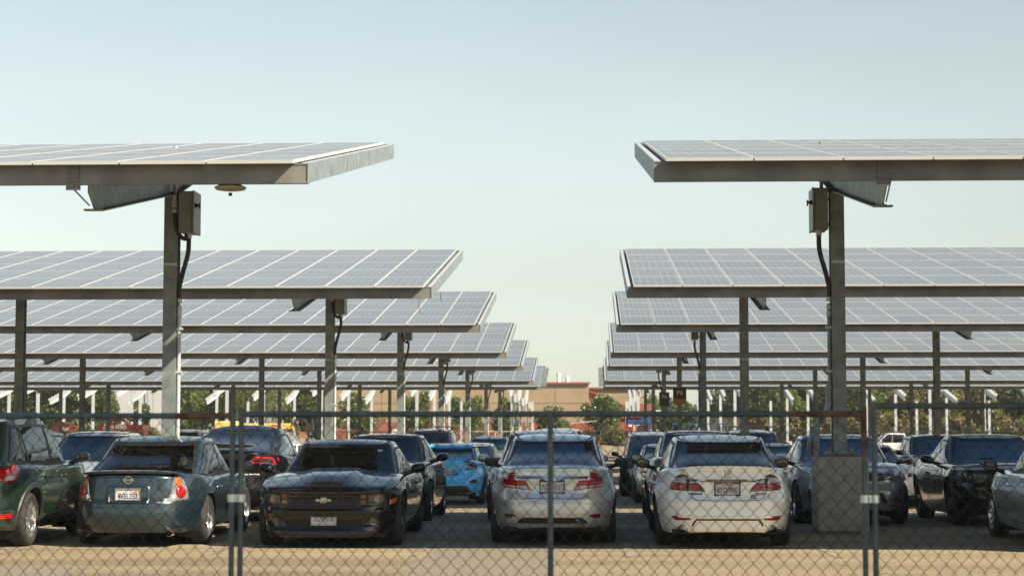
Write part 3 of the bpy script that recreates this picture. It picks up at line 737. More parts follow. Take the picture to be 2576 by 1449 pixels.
    # --- lower body
    def body(s):
        s.table(); tot = s.arc[-1]
        NK = 46 if s.far else 96; tgt = np.linspace(0, tot, NK+1); A = list(np.interp(tgt, s.arc, s.al))
        us = list(np.linspace(0, .84, 10 if s.far else 22))+list(np.linspace(.87, 1, 5 if s.far else 9))
        right = [[s.pt(a, u=u) for a in A] for u in us]
        full = [row+[(-p[0], p[1], p[2]) for p in row[::-1][1:-1]] for row in right]
        g = MB(); nc = len(full[0]); V = [list(p) for row in full for p in row]
        yw = (s.yr, s.ya); Rw = s.R; rz = s.r
        def dist(p, k): return math.hypot(p[1]-yw[k], p[2]-rz)
        F = []
        for i in range(len(us)-1):
            for j in range(nc):
                f = (i*nc+j, i*nc+(j+1) % nc, (i+1)*nc+(j+1) % nc, (i+1)*nc+j)
                cut = any(all(dist(V[q], k) < Rw or V[q][2] < .12 for q in f) and abs(V[f[0]][0]) > .5 for k in (0, 1))
                if not cut: F.append(f)
        used = set(q for f in F for q in f)
        for q in used:
            for k in (0, 1):
                d = dist(V[q], k)
                if d < Rw and abs(V[q][0]) > .5:
                    V[q][1] = yw[k]+(V[q][1]-yw[k])*Rw/max(d, 1e-6); V[q][2] = rz+(V[q][2]-rz)*Rw/max(d, 1e-6)
        g.add(V, F, s.paint)
        # top skin (hood, deck)
        NP = 8 if s.far else 16; top = right[-1]; rows = []
        for p in top:
            row = []
            for k in range(NP+1):
                q = 1-2*k/NP; x = p[0]*q; c = (s.zt(p[1])-s.zs(p[1]))
                hb = s.hood(x, p[1]) if hasattr(s, 'hood') else 0
                row.append((x, p[1], p[2]+c*(1-abs(q)**2.4)+hb))
            rows.append(row)
        if s.see:
            G = MB(); keep = []
            for i in range(len(rows)-1):
                for j in range(NP):
                    cx = (rows[i][j][0]+rows[i][j+1][0])/2; cy = (rows[i][j][1]+rows[i+1][j][1])/2
                    if s.gb[0]+.22 < cy < s.gb[1]-.10 and abs(cx) < s.gw[0]*.93: continue
                    keep.append((i*(NP+1)+j, i*(NP+1)+j+1, (i+1)*(NP+1)+j+1, (i+1)*(NP+1)+j))
            g.add([p for r_ in rows for p in r_], keep, s.paint)
        else: g.grid(rows, s.paint)
        s.bm = g
        # wheel housings and underside
        for yw_ in yw:
            for sg in (-1, 1):
                A_ = [R(-35+250*k/20) for k in range(21)]; rr_ = []
                for dx in (0, .34):
                    rr_.append([(sg*((s.sidep(1, yw_+Rw*math.cos(a), max(rz+Rw*math.sin(a), .28)).x-.02) if not dx else s.W/2-.40), yw_+Rw*1.004*math.cos(a), rz+Rw*1.004*math.sin(a)) for a in A_])
                g.grid(rr_, SHUT)
                ins = [rr_[1][k] for k in range(21)]; g.add(ins, [tuple(range(21))], SHUT)
        g.box((0, 0, s.clr+.035), (s.W-.42, s.L-.35, .05), SHUT); g.box((0, 0, s.clr+.10), (1.0, s.L-.5, .14), SHUT)
        for yy in (s.L/2-.30, -s.L/2+.28): g.box((0, yy, .34), (s.W-.85, .12, .14), SHUT)
        g.box((0, (s.ya+s.yr)/2, s.clr+.04), (s.W-.2, s.wb-2*Rw-.1, .07), SHUT)
        g.tube([(.7, s.yr, .3), (-.7, s.yr, .3)], .04, SHUT, 6)
        # shut lines
        fs = lambda sg: (lambda y, z, o: s.sidep(sg, y, z, o))
        belt = lambda y: s.zs(y)-s.rr*.6
        if not s.far or True:
            ds = [s.gb[1]-.12, s.bpil] + ([s.yr+.42] if s.doors == 4 else [])
            for sg in (-1, 1):
                for k, y in enumerate(ds):
                    cv = 0 if k < 2 else -.16
                    s.ribbon(g, fs(sg), [(y+(0 if k < 2 else -.0), s.clr+.10), (y, .5), (y+cv*.4, .62), (y+cv, belt(y+cv))], SHUT)
                s.ribbon(g, fs(sg), [(ds[-1], s.clr+.10), (ds[0], s.clr+.10)], SHUT)
                s.ribbon(g, fs(sg), [(s.gb[1]-.10, belt(s.gb[1]-.1)+.0), (s.ya-.05, belt(s.ya)-.015), (s.L/2-.35, s.zs(s.L/2-.35)-.05)], SHUT, .006)
        e_r = lambda q, z, o: s.end('rear', q, z, o); e_f = lambda q, z, o: s.end('front', q, z, o)
        s.er, s.ef, s.fs = e_r, e_f, fs
        for fn in getattr(s, 'bodylines', []): fn(s, g)
    # --- greenhouse
    def gdims(s, v):
        v_ = min(v, 0); v = max(v, 0); w = v**1.12+v_; yc = (s.gb[0]+s.gb[1])/2*(1-w)+(s.gt[0]+s.gt[1])/2*w; a = (s.gb[1]-s.gb[0])/2*(1-w)+(s.gt[1]-s.gt[0])/2*w
        wx = v**1.5; b = s.gw[0]*(1-wx)+s.gw[1]*wx; return yc, a, b
    def gz_(s, y, v):
        z0 = s.zs(y)-.025; ym = (s.gt[0]+s.gt[1])/2; hl = (s.gt[1]-s.gt[0])/2; q = (y-ym)/hl
        z1 = s.H-s.gcrown-s.groof*min(q*q, 2.2); return z0+(z1-z0)*v
    def gfront(s, kind, x, v, off=0):
        def f(x, v):
            yc, a, b = s.gdims(v); k = max(1-abs(x/b)**s.ng, 1e-4)**(1/s.ng)*a
            y = yc+(k if kind == 'front' else -k); return Vector((x, y, s.gz_(y, v)))
        p = f(x, v)
        if off:
            t1 = f(x+.01, v)-f(x-.01, v); t2 = f(x, min(v+.01, 1))-f(x, v-.01); n = t1.cross(t2); n.normalize()
            if n.z < 0: n = -n
            p = p+n*off
        return p
    def gside(s, sg, y, v, off=0):
        yc, a, b = s.gdims(v); q = min(abs((y-yc)/a), .9999); return Vector((sg*(b*(1-q**s.ng)**(1/s.ng)+off), y, s.gz_(y, v)+off*.35))
    def win_side(s):
        """side glass outlines in (y, v)"""
        def edge(v, front, m):
            yc, a, b = s.gdims(v); return yc+(a-m) if front else yc-(a-m)
        mf, mr_ = s.__dict__.get('mf', .20), s.__dict__.get('mr', .30); v0, v1 = .10, s.__dict__.get('v1', .87); W = []
        vs = np.linspace(v0, v1, 7)
        bp = s.bpil-.10
        if s.doors == 4:
            W.append([(edge(v0, True, mf), v0)]+[(edge(v, True, mf+.02*v), v) for v in vs[1:]]+[(bp+.035, v1), (bp+.045, v0)])
            c = s.__dict__.get('cpil')
            if c is None: W.append([(bp-.035, v0), (bp-.045, v1)]+[(edge(v, False, mr_), v) for v in vs[::-1]])
            else:
                W.append([(bp-.035, v0), (bp-.045, v1), (c-.04, v1), (c+.04, v0)])
                W.append([(c-.00, v0), (c-.08, v1)]+[(edge(v, False, mr_), v) for v in vs[::-1]])
        else:
            W.append([(edge(v0, True, mf), v0)]+[(edge(v, True, mf+.02*v), v) for v in vs[1:]]+[(bp-.10, v1), (bp-.20, v0)])
            if s.doors == 2: W.append([(bp-.26, v0), (bp-.16, v1)]+[(edge(v, False, mr_), v) for v in vs[::-1]])
        return W
    def green(s):
        g = MB(); NA = 60 if s.far else 128; NV = 8 if s.far else 22; rows = []
        al = [2*math.pi*k/NA+1e-3 for k in range(NA)]
        def P(a, v):
            ca, sa = math.cos(a), math.sin(a); rho = (abs(ca)**s.ng+abs(sa)**s.ng)**(-1/s.ng); yc, A_, B_ = s.gdims(v)
            y = yc+A_*sa*rho; return (B_*ca*rho, y, s.gz_(y, v))
        # equalise spacing round the outline
        dd = np.linspace(0, 2*math.pi, 1200); Q = np.array([P(a, .5)[:2] for a in dd]); arc = np.r_[0, np.cumsum(np.hypot(*np.diff(Q, axis=0).T))]
        al = list(np.interp(np.linspace(0, arc[-1], NA, endpoint=False), arc, dd))
        vs = list(np.linspace(0, 1, NV)); wins = s.win_side()
        fv = s.__dict__.get('fv', (.04, .95)); rv = s.__dict__.get('rv', (.06, .95)); ww = s.__dict__.get('ww', .90); wr = s.__dict__.get('wr', .86)
        s.fv, s.rv, s.ww, s.wr = fv, rv, ww, wr
        V = [P(a, v) for v in vs for a in al]; F = []
        def inpoly(y, v, poly):
            c = False; n = len(poly)
            for i in range(n):
                (a, b), (c_, d) = poly[i], poly[(i+1) % n]
                if (b > v) != (d > v) and y < (c_-a)*(v-b)/(d-b)+a: c = not c
            return c
        def hole(x, y, v):
            if not s.see: return False
            yc, a, b = s.gdims(v); q = abs(x)/b
            if q < .90 and abs(y-yc) > a*.80:
                if y > yc: return fv[0]+.02 < v < fv[1]-.02 and q < ww-.03
                return rv[0]+.02 < v < rv[1]-.02 and q < wr-.03
            for w in wins:
                cy = sum(p[0] for p in w)/len(w); cv = sum(p[1] for p in w)/len(w)
                if inpoly(cy+(y-cy)*1.08, cv+(v-cv)*1.08, w): return True
            return False
        for i in range(NV-1):
            for j in range(NA):
                f = (i*NA+j, i*NA+(j+1) % NA, (i+1)*NA+(j+1) % NA, (i+1)*NA+j)
                c = [sum(V[q][k] for q in f)/4 for k in range(3)]
                if hole(c[0], c[1], (vs[i]+vs[i+1])/2): continue
                F.append(f)
        g.add(V, F, s.paint)
        # roof
        NP = 10; ring = [P(a, 1) for a in np.interp(np.linspace(arc[int(len(arc)*0)], arc[-1], 1), arc, dd)]
        aa = np.interp(np.linspace(np.interp(-0, dd, arc), 0, 1), arc, dd)
        dr = np.linspace(-math.pi/2, math.pi/2, 400); Q = np.array([P(a, 1)[:2] for a in dr]); ar = np.r_[0, np.cumsum(np.hypot(*np.diff(Q, axis=0).T))]
        ra = np.interp(np.linspace(0, ar[-1], 20 if s.far else 44), ar, dr); rows = []
        for a in ra:
            p = P(a, 1); row = []
            ym = (s.gt[0]+s.gt[1])/2; hl = (s.gt[1]-s.gt[0])/2; e = max(0, 1-abs((p[1]-ym)/hl)**2.6)
            for k in range(NP*2+1):
                q = 1-k/NP; row.append((p[0]*q, p[1], p[2]+s.gcrown*(1-abs(q)**3.0)*e))
            rows.append(row)
        g.grid(rows, s.roofpaint or s.paint)
        if s.doors and not s.__dict__.get('norail'):             # dark roof ditch strips
            for sg in (-1, 1):
                rr_ = []
                for k in range(25):
                    y = s.gt[0]+.02+(s.gt[1]-s.gt[0]-.04)*k/24; row = []
                    for q in (.90, .95):
                        yc, a, b = s.gdims(1); x = b*(1-min(abs((y-yc)/a), .999)**s.ng)**(1/s.ng); ym = yc; hl = a; e = max(0, 1-abs((y-ym)/hl)**2.6)
                        row.append((sg*x*q, y, s.gz_(y, 1)+s.gcrown*(1-q**3.0)*e+.004))
                    rr_.append(row)
                g.grid(rr_, BLACK)
        if hasattr(s, 'gextra'): s.gextra(s, g)
        k = len(s.bm.v)
        for i, f in enumerate(g.f): s.bm.f.append(tuple(q+k for q in f)); s.bm.m.append(s.bm.mi(g.mats[g.m[i]]))
        s.bm.v += g.v
        # window trim rings go with the body
        def ring(fn, poly, w0, w1, off):
            P_ = []
            n = len(poly)
            for i in range(n):
                a, b = poly[i], poly[(i+1) % n]; kk = max(1, int(math.hypot(b[0]-a[0], b[1]-a[1])/.08))
                for j in range(kk): P_.append((a[0]+(b[0]-a[0])*j/kk, a[1]+(b[1]-a[1])*j/kk))
            cx = sum(p[0] for p in P_)/len(P_); cy = sum(p[1] for p in P_)/len(P_)
            s.bm.grid([[fn(cx+(p[0]-cx)*r_[0], cy+(p[1]-cy)*r_[1], off) for p in P_] for r_ in (w0, w1)], BLACK, True)
        for sg in (-1, 1):
            for w in wins: ring(lambda y, v, o: s.gside(sg, y, v, o), w, (1.06, 1.10), (.955, .94), .007)
        for kind, vv, wd in (('front', fv, ww), ('rear', rv, wr)):
            b0, b1 = s.gdims(vv[0])[2]*wd, s.gdims(vv[1])[2]*wd
            poly = [(-b0, vv[0]), (b0, vv[0]), (b1, vv[1]), (-b1, vv[1])]
            ring(lambda x, v, o: s.gfront(kind, x, v, o), poly, (1.03, 1.05), (.965, .92), .006)
        s.bm.build('body', s.root, smooth=38, weld=.0006)
        # glass
        gm = s.glass if not s.see else (s.see if not isinstance(s.see, bool) else SEE)
        for sg in (-1, 1):
            for w in wins:
                q = MB(); s.patch(q, lambda y, v, o: s.gside(sg, y, v, o), w, gm if not s.__dict__.get('sidedark') else GLASS, h=.005, edge=.004, dens=.1, rings=(1, .7, .35, 0)); q.build('side_window', s.root, smooth=60)
        for kind, vv, wd, nm in (('front', fv, ww, 'windshield'), ('rear', rv, wr, 'rear_window')):
            q = MB(); rows = []
            for i in range(9):
                v = vv[0]+(vv[1]-vv[0])*i/8; b = s.gdims(v)[2]*wd
                rows.append([s.gfront(kind, b*(-1+2*j/16), v, .004) for j in range(17)])
            q.grid(rows, gm); q.build(nm, s.root, smooth=60)
        # cabin
        if s.see:
            q = MB(); y0, y1 = s.gb[0]+.25, s.gb[1]-.12; zf = .45; h0 = s.gw[0]-.02
            for sg in (-1, 1): q.add([(sg*h0, y0, zf), (sg*h0, y1, zf), (sg*h0, y1, s.zs(y1)-.02), (sg*h0, 0, s.zs(0)-.02), (sg*h0, y0, s.zs(y0)-.02)], [(0, 1, 2, 3, 4)], BLACK)
            q.box((0, (y0+y1)/2, zf), (2*h0, y1-y0, .03), BLACK)
            q.box((0, y1-.18, s.zs(y1)-.10), (2*h0, .42, .20), BLACK, bev=.04)
            if s.gb[0] < -1.7: q.box((0, y0-.02, s.zs(y0)-.03), (2*h0, .30, .03), BLACK)
            q.tube([(-.37+.18*math.cos(a), .62+.05*math.sin(a), s.zs(0)+.02+.17*math.sin(a)) for a in [R(k*24) for k in range(16)]], .014, BLACK, 6)
            q.build('interior', s.root)
            sm = s.__dict__.get('seatm', SEAT)
            for x in (-.37, .37):
                for y, hz in ((.0, .0), (-.95, -.02)):
                    b0 = s.zs(0)
                    q = MB(); q.box((x, y-.10, b0-.18+hz), (.48, .14, .62), sm, bev=.05)
                    st = q.build('seat', s.root); q = MB(); q.box((x, y-.16, b0+.235+hz), (.26, .10, .18), sm, bev=.05)
                    q.tube([(x-.06, y-.14, b0+.08+hz), (x-.06, y-.16, b0+.2+hz)], .007, CHROME, 5); q.tube([(x+.06, y-.14, b0+.08+hz), (x+.06, y-.16, b0+.2+hz)], .007, CHROME, 5)
                    q.build('headrest', st)
            q = MB(); zz = s.gz_(s.gt[1], .84); q.box((0, s.gt[1]+.05, zz), (.24, .03, .07), BLACK, bev=.01); q.build('rear_view_mirror', s.root)
    # --- wheels
    WH = {}
    def wheels(s):
        key = (s.r, s.tw, s.spoke, s.rim.name, s.far)
        if key not in Car.WH:
            r_, w = s.r, s.tw; ri = r_*s.__dict__.get('rimk', .68); h = w/2
            g = MB(); tr = [(-h+.01, ri), (-h-.006, ri+.02), (-h-.008, (r_+ri)/2), (-h+.006, r_-.02), (-h+.03, r_-.004)]
            nt_ = 5
            for k in range(nt_):
                a = -h+.03+(w-.06)*k/nt_; b = -h+.03+(w-.06)*(k+1)/nt_
                if k: tr += [(a-.003, r_), (a-.002, r_-.008), (a+.003, r_-.008), (a+.004, r_)]
            tr += [(-t, q) for t, q in tr[:5][::-1]]
            g.lathe(tr, RUBBER, 24 if s.far else 48); T = g.build('tyre', smooth=50)
            g = MB(); o = h-.012
            g.lathe([(o+.004, ri+.006), (o+.002, ri-.008), (o-.02, ri-.018), (0, ri-.03), (-h+.02, ri-.01)], s.rim, 24 if s.far else 48)
            n = s.spoke if isinstance(s.spoke, int) else 5
            for k in range(n):
                a = 2*math.pi*k/n; ca, sa = math.cos(a), math.sin(a)
                split = n == 5 and not s.far
                def q_(rad, t, x): return (x, rad*ca-t*sa, rad*sa+t*ca)
                w0, w1 = (.045, .034) if n <= 6 else (.018, .022)
                secs = [(.04, w0, o-.03), (ri*.5, (w0+w1)/2, o-.018), (ri-.012, w1, o-.006)]
                vs = []
                for rad, hw, x in secs: vs += [q_(rad, -hw, x-.012), q_(rad, -hw*.55, x), q_(rad, hw*.55, x), q_(rad, hw, x-.012)]
                fs = [(4*i+j, 4*i+j+1, 4*i+5+j, 4*i+4+j) for i in range(2) for j in range(3)]
                g.add(vs, fs, s.rim)
                # flanks
                for e in (0, 3):
                    vv = []
                    for i in range(3): vv += [vs[4*i+e], (vs[4*i+e][0]-.03, vs[4*i+e][1], vs[4*i+e][2])]
                    g.add(vv, [(0, 1, 3, 2), (2, 3, 5, 4)], s.rim)
            g.lathe([(o-.018, 0), (o-.018, .045), (o-.03, .062), (o-.06, .065)], s.rim, 20)
            for k in range(5):
                a = 2*math.pi*(k+.5)/5; g.tube([(o-.03, .05*math.cos(a), .05*math.sin(a)), (o-.014, .05*math.cos(a), .05*math.sin(a))], .008, CHROME, 5)
            RI = g.build('rim', smooth=40)
            g = MB(); g.lathe([(o-.075, .0), (o-.075, ri*.82), (o-.10, ri*.82), (o-.10, 0)], DISC, 24); g.lathe([(-h+.03, 0), (-h+.03, ri)], SHUT, 16)
            HB = g.build('wheel', smooth=40)
            Car.WH[key] = (HB.data, T.data, RI.data); [bpy.data.objects.remove(o_) for o_ in (HB, T, RI)]
        HB, T, RI = Car.WH[key]; trk = s.W/2-.015-s.tw/2-s.__dict__.get('trk', .01)
        for y in (s.ya, s.yr):
            for sg in (1, -1):
                w = newinst('wheel', HB, s.root, (sg*trk, y, s.r), (R(rng.uniform(0, 70)), 0, 0 if sg > 0 else math.pi))
                newinst('tyre', T, w); newinst('rim', RI, w)
    # --- small parts
    def lamp(s, name, kind, poly, m, extra=(), h=.014, both=True, frame=BLACK):
        fn = s.er if kind == 'rear' else s.ef
        for sg in ((1, -1) if both else (1,)):
            P_ = [(sg*a, b) for a, b in poly]
            g = MB(); cx = sum(p[0] for p in P_)/len(P_); cy = sum(p[1] for p in P_)/len(P_)
            if frame: s.patch(g, fn, [(cx+(a-cx)*1.03, cy+(b-cy)*1.05) for a, b in P_], frame, h=.003, edge=.0005)
            s.patch(g, fn, P_, m, h=h, edge=.002, rings=(1, .95, .8, .5, .25, 0)); o = g.build(name, s.root, smooth=50)
            for nm, pl, mm, hh in extra:
                g = MB(); s.patch(g, fn, [(sg*a, b) for a, b in pl], mm, h=h+hh, edge=h+.001, rings=(1, .85, .5, 0)); g.build(nm, o, smooth=60)
    def circ(s, cx, cy, r_, n=16, k=1): return [(cx+r_*math.cos(2*math.pi*i/n), cy+r_*k*math.sin(2*math.pi*i/n)) for i in range(n)]
    def dec(s, name, kind, poly, m, h=.004, edge=.001, parent=None, dens=.05):
        g = MB(); s.patch(g, s.er if kind == 'rear' else s.ef, poly, m, h=h, edge=edge, dens=dens); return g.build(name, parent or s.root, smooth=50)
    def mirror(g_self, m=None, y=None, z=None, black=False):
        s = g_self; m = m or s.paint; y = s.gb[1]-.42 if y is None else y; z = s.zs(y)+.09 if z is None else z
        for sg in (-1, 1):
            g = MB(); bx = s.sidep(1, y, s.zs(y)-.06).x
            rows = []; cx = sg*(bx+.14); 
            for i, (t, k) in enumerate(((-.055, .86), (-.05, .97), (-.02, 1.0), (.03, .93), (.07, .72), (.09, .35), (.095, .02))):
                row = []
                for a in [2*math.pi*q/20 for q in range(20)]:
                    n = 3.2; ca, sa = math.cos(a), math.sin(a); rho = (abs(ca)**n+abs(sa)**n)**(-1/n)
                    row.append((cx+.102*ca*rho*k, y+t, z+.068*sa*rho*k+.01*ca*sg))
                rows.append(row)
            g.grid(rows, m, True); g.tube([(sg*(bx-.06), y+.03, z-.09), (sg*(bx+.03), y+.02, z-.055), (sg*(bx+.09), y+.01, z-.04)], [.035, .028, .026], BLACK, 8)
            o = g.build('side_mirror', s.root, smooth=50)
            g = MB(); r0 = rows[0]; c = Vector((cx, y-.052, z))
            g.add([c+(Vector(p)-c)*.98 for p in r0], [tuple(range(20))], BLACK); g.add([c+Vector((0, -.002, 0))+(Vector(p)-c)*.88 for p in r0], [tuple(range(20))], mat('mirror glass', (.16, .19, .18), .03, 1)); g.build('mirror_glass', o)
    def plate(s, kind, z, txt, frame=None, top=None, bot=None, q=0, cal=True, align='CENTER', size=.098):
        y = (s.end(kind, q, z).y); d = -1 if kind == 'rear' else 1; o = empty('tmp'); bpy.data.objects.remove(o)
        g = MB(); yy = y+d*.012; g.box((q, yy, z), (.305, .004, .152), PLATE, bev=.001); p = g.build('licence_plate', s.root)
        f = 'rear' if kind == 'rear' else 'front'
        if frame:
            g = MB(); t = .012
            for c, dd in (((0, .082), (.335, .024)), ((0, -.082), (.335, .030 if bot else .02)), ((-.16, 0), (.014, .16)), ((.16, 0), (.014, .16))):
                g.box((q+c[0], yy+d*.003, z+c[1]), (dd[0], t, dd[1]), frame, bev=.003)
            g.build('plate_frame', p)
        text(txt, size, PBLUE, 'lettering', p, (q if align == 'CENTER' else q+.135, yy+d*.003, z-.012), f, width=.262 if align == 'CENTER' else None, bold=.0012, align=align)
        if cal: text('California', .036, PRED, 'lettering', p, (q, yy+d*.003, z+.052), f, shear=.4)
        if top: text(top, .020, WHITEINK, 'lettering', p, (q, yy+d*.0105, z+.083), f, bold=.0005)
        if bot: text(bot, .026, WHITEINK, 'lettering', p, (q, yy+d*.0105, z-.083), f, bold=.0006)
        return p
    def word(s, kind, txt, q, z, size, m=CHROME, shear=0, h=.004, name='badge_lettering', width=None, bold=.0006):
        p = s.end(kind, q, z, h); o = text(txt, size, m, name, s.root, p, kind, extrude=.0025, shear=shear, width=width, bold=bold)
        a = s.end(kind, q-.05, z); b = s.end(kind, q+.05, z); t = s.end(kind, q, z-.03); u = s.end(kind, q, z+.03)
        o.rotation_euler = (R(90)-math.atan2((u.y-t.y)*(1 if kind == 'rear' else -1), .06), 0, math.atan2(b.y-a.y, b.x-a.x)+(0 if kind == 'rear' else math.pi)); return o
    def handles(s, m=None):
        for sg in (-1, 1):
            for y in ([s.bpil+.14, s.yr+.52] if s.doors == 4 else [s.bpil-.0]):
                z = s.zs(y)-.15; g = MB(); P_ = [s.sidep(sg, y+t, z+dz, .0) for t, dz in ((-.10, 0), (.10, .004))]
                c = s.sidep(sg, y, z)
                g.tube([s.sidep(sg, y-.1, z, .0), s.sidep(sg, y-.085, z, .03), s.sidep(sg, y+.07, z+.004, .034), s.sidep(sg, y+.09, z+.004, 0)], .014, m or s.paint, 8)
                g.build('door_handle', s.root, smooth=60)
    def exhaust(s, xs, z, r_=.038, m=CHROME, k=1, proud=.0):
        for x in xs:
            y = s.end('rear', x, max(z+.06, .33)).y; g = MB()
            rows = []
            for t, rr_ in ((.18, r_), (-.0-proud, r_), (-.004-proud, r_*.93), (.10, r_*.85)):
                rows.append([(x+rr_*k*math.cos(a), y+t, z+rr_*math.sin(a)) for a in [2*math.pi*q/20 for q in range(20)]])
            g.grid(rows, m, True); g.add([(p[0], p[1], p[2]) for p in rows[-1]], [tuple(range(20))], SHUT); g.build('exhaust_pipe', s.root, smooth=50)
    def wipers(s):
        for x0, x1 in ((-.55, .05), (.0, .55)):
            g = MB(); P_ = [s.gfront('front', x0+(x1-x0)*t, s.fv[0]+.03+.03*math.sin(t*2), .018) for t in (0, .25, .5, .75, 1)]
            g.tube(P_, .008, BLACK, 5); g.tube([s.gfront('front', x0+.0, s.fv[0]-.02, .01), P_[2]], .009, BLACK, 5); g.build('wiper', s.root)
    def fin(s, m=None):
        y = s.gt[0]+.14; z = s.gz_(y, 1)+s.gcrown; g = MB(); g.prism([(y-.06, z-.02), (y-.07, z+.05), (y-.055, z+.055), (y+.07, z-.01)], -.012, .012, m or s.paint, 'yz'); g.build('antenna_fin', s.root)
    def trim(s):
        t = s.__dict__.get('finish')
        s.mirror(s.__dict__.get('mirm'))
        s.handles(s.__dict__.get('handm'))
        s.wipers()
        if t: t(s)
        # default lamps where the picture never shows that end
        if not s.__dict__.get('haslf'):
            s.lamp('headlight', 'front', [(.50, .62), (.52, .70), (.86, .76), (.88, .66)], CLR)
            s.dec('grille', 'front', [(-.42, .50), (.42, .50), (.48, .62), (-.48, .62)], BLACK); s.dec('lower_grille', 'front', [(-.5, .28), (.5, .28), (.45, .38), (-.45, .38)], BLACK)
        if not s.__dict__.get('haslr'):
            s.lamp('tail_light', 'rear', [(.48, .72), (.50, .86), (.88, .88), (.90, .72)], RED)
            s.dec('bumper_insert', 'rear', [(-.5, .30), (.5, .30), (.45, .36), (-.45, .36)], BLACK)
P_TEAL = paint('dark teal metallic paint', (.015, .034, .047), .5, .3, .4)
P_GREEN = paint('dark green paint', (.010, .032, .020), .45, .3, .4)
P_BLACK = paint('black paint', (.003, .003, .004), 0, .25, .18)
P_SILV = paint('silver paint', (.60, .61, .60), .5, .35, .2)
P_WHITE = paint('pearl white paint', (.84, .84, .81), .0, .3, .08)
P_GREY = paint('mid grey metallic paint', (.16, .165, .17), .7, .3, .3)
P_SBLUE = paint('silver blue paint', (.50, .55, .58), .7, .3, .3)
P_BLUE = paint('bright sky blue paint', (.10, .52, 1.0), .05, .3, .05)
P_DKBLUE = paint('navy black paint', (.008, .010, .018), .3, .25, .3)
P_DKGREY = paint('dark grey paint', (.035, .036, .038), .5, .3, .3)
NEAR = 'cars parked in the solar lot'
def X0(px, Y): return at(px, Y)

# -- dark teal saloon, rear view
def fin_teal(s):
    s.haslr = True
    L_ = [(.60, .617), (.655, .70), (.74, .93), (.80, .955), (.90, .90), (.965, .80), (.975, .66), (.96, .63)]
    L_ = [(.505, .617), (.56, .72), (.645, .935), (.70, .955), (.80, .90), (.87, .79), (.885, .66), (.87, .632)]
    s.lamp('tail_light', 'rear', L_, mat('tail housing silver', (.30, .31, .31), .10, .55, 1),
        extra=[('amber_lens', s.circ(.70, .868, .058), AMB, .014), ('red_lens', s.circ(.725, .735, .086), RED, .018), ('reverse_lens', s.circ(.592, .667, .036), CLR, .012)], h=.010, frame=BLACK)
    # number plate recess and trunk details
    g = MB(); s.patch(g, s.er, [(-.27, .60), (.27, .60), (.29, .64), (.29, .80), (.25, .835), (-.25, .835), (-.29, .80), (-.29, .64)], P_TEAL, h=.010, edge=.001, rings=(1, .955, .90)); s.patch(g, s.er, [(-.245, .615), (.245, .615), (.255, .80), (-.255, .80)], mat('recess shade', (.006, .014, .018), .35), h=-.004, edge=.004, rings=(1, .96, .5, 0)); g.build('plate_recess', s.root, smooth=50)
    s.plate('rear', .697, '4VEL252', frame=mat('steel plate frame', (.4, .4, .38), .3, .8), cal=False, size=.10)
    g = MB(); yy = s.end('rear', 0, .70).y-.02; g.box((.115, yy, .748), (.034, .004, .022), mat('orange sticker', (.7, .16, .03), .5)); g.build('registration_sticker', s.root)
    # spoiler with brake light
    g = MB(); rows = []
    for k in range(33):
        q = -1+2*k/32; x = .655*q; e = 1-abs(q)**6; y = -s.L/2+.10+.14*abs(q)**3.0; z = s.zt(-2.2)+.0-.012*q*q
        rows.append([(x, y+.27, z+.005), (x, y+.20, z+.022*e), (x, y+.02, z+.040*e), (x, y-.022, z+.030*e), (x, y-.015, z-.002), (x, y+.06, z-.032*e-.002), (x, y+.17, z-.01)])
    g.grid(rows, P_TEAL); sp = g.build('spoiler', s.root, smooth=40)
    g = MB(); g.box((.0, -s.L/2+.075, s.zt(-2.2)+.016), (.26, .006, .014), DRED); g.build('brake_light', sp)
    # emblem, words
    g = MB(); c = s.end('rear', 0, .897, .006)
    g.tube([(c.x+.052*math.cos(a), c.y, c.z+.044*math.sin(a)) for a in [2*math.pi*k/28 for k in range(29)]], .0075, CHROME, 6); g.box((c.x, c.y-.004, c.z), (.135, .008, .024), CHROME, bev=.002); e = g.build('emblem', s.root, smooth=40)
    text('NISSAN', .022, BLACK, 'lettering', e, (c.x, c.y-.010, c.z), width=.11, bold=.0004)
    s.word('rear', '3.5 SE', .375, .647, .048, width=.17, bold=.002); s.word('rear', 'V6', .41, .606, .026, mat('badge grey', (.3, .3, .3), .4), width=.05)
    s.exhaust((-.565, .53), .205, .042, CHROME, 1.15, .0)
    for x in (-.565, .53):
        pass
    g = MB(); s.patch(g, s.er, [(.25, .655), (.262, .655), (.262, .667), (.25, .667)], BLACK, h=.003, edge=.002, rings=(1, .5, 0)); g.build('trunk_lock', s.root)
    q = MB(); xm, ym = .0, .52; zz = s.gz_(ym, .70); q.tube([(xm+.30, .25, zz+.06), (xm+.30, .25, zz-.10)], .003, BLACK, 4); q.lathe([(-.10, 0), (-.085, .014), (-.06, .018), (-.04, .006), (0, .004)], BLACK, 10, 'z', (xm+.30, .25, zz-.09)); q.build('hanging_charm', s.root)
def lines_teal(s, g):
    s.ribbon(g, s.er, [(-.655, .93), (-.535, .60), (-.47, .55), (-.3, .542), (.3, .542), (.47, .55), (.535, .60), (.655, .93)], SHUT, .008)
    s.ribbon(g, s.er, [(.88, .628), (1.25, .635)], SHUT, .006); s.ribbon(g, s.er, [(-.88, .628), (-1.25, .635)], SHUT, .006)
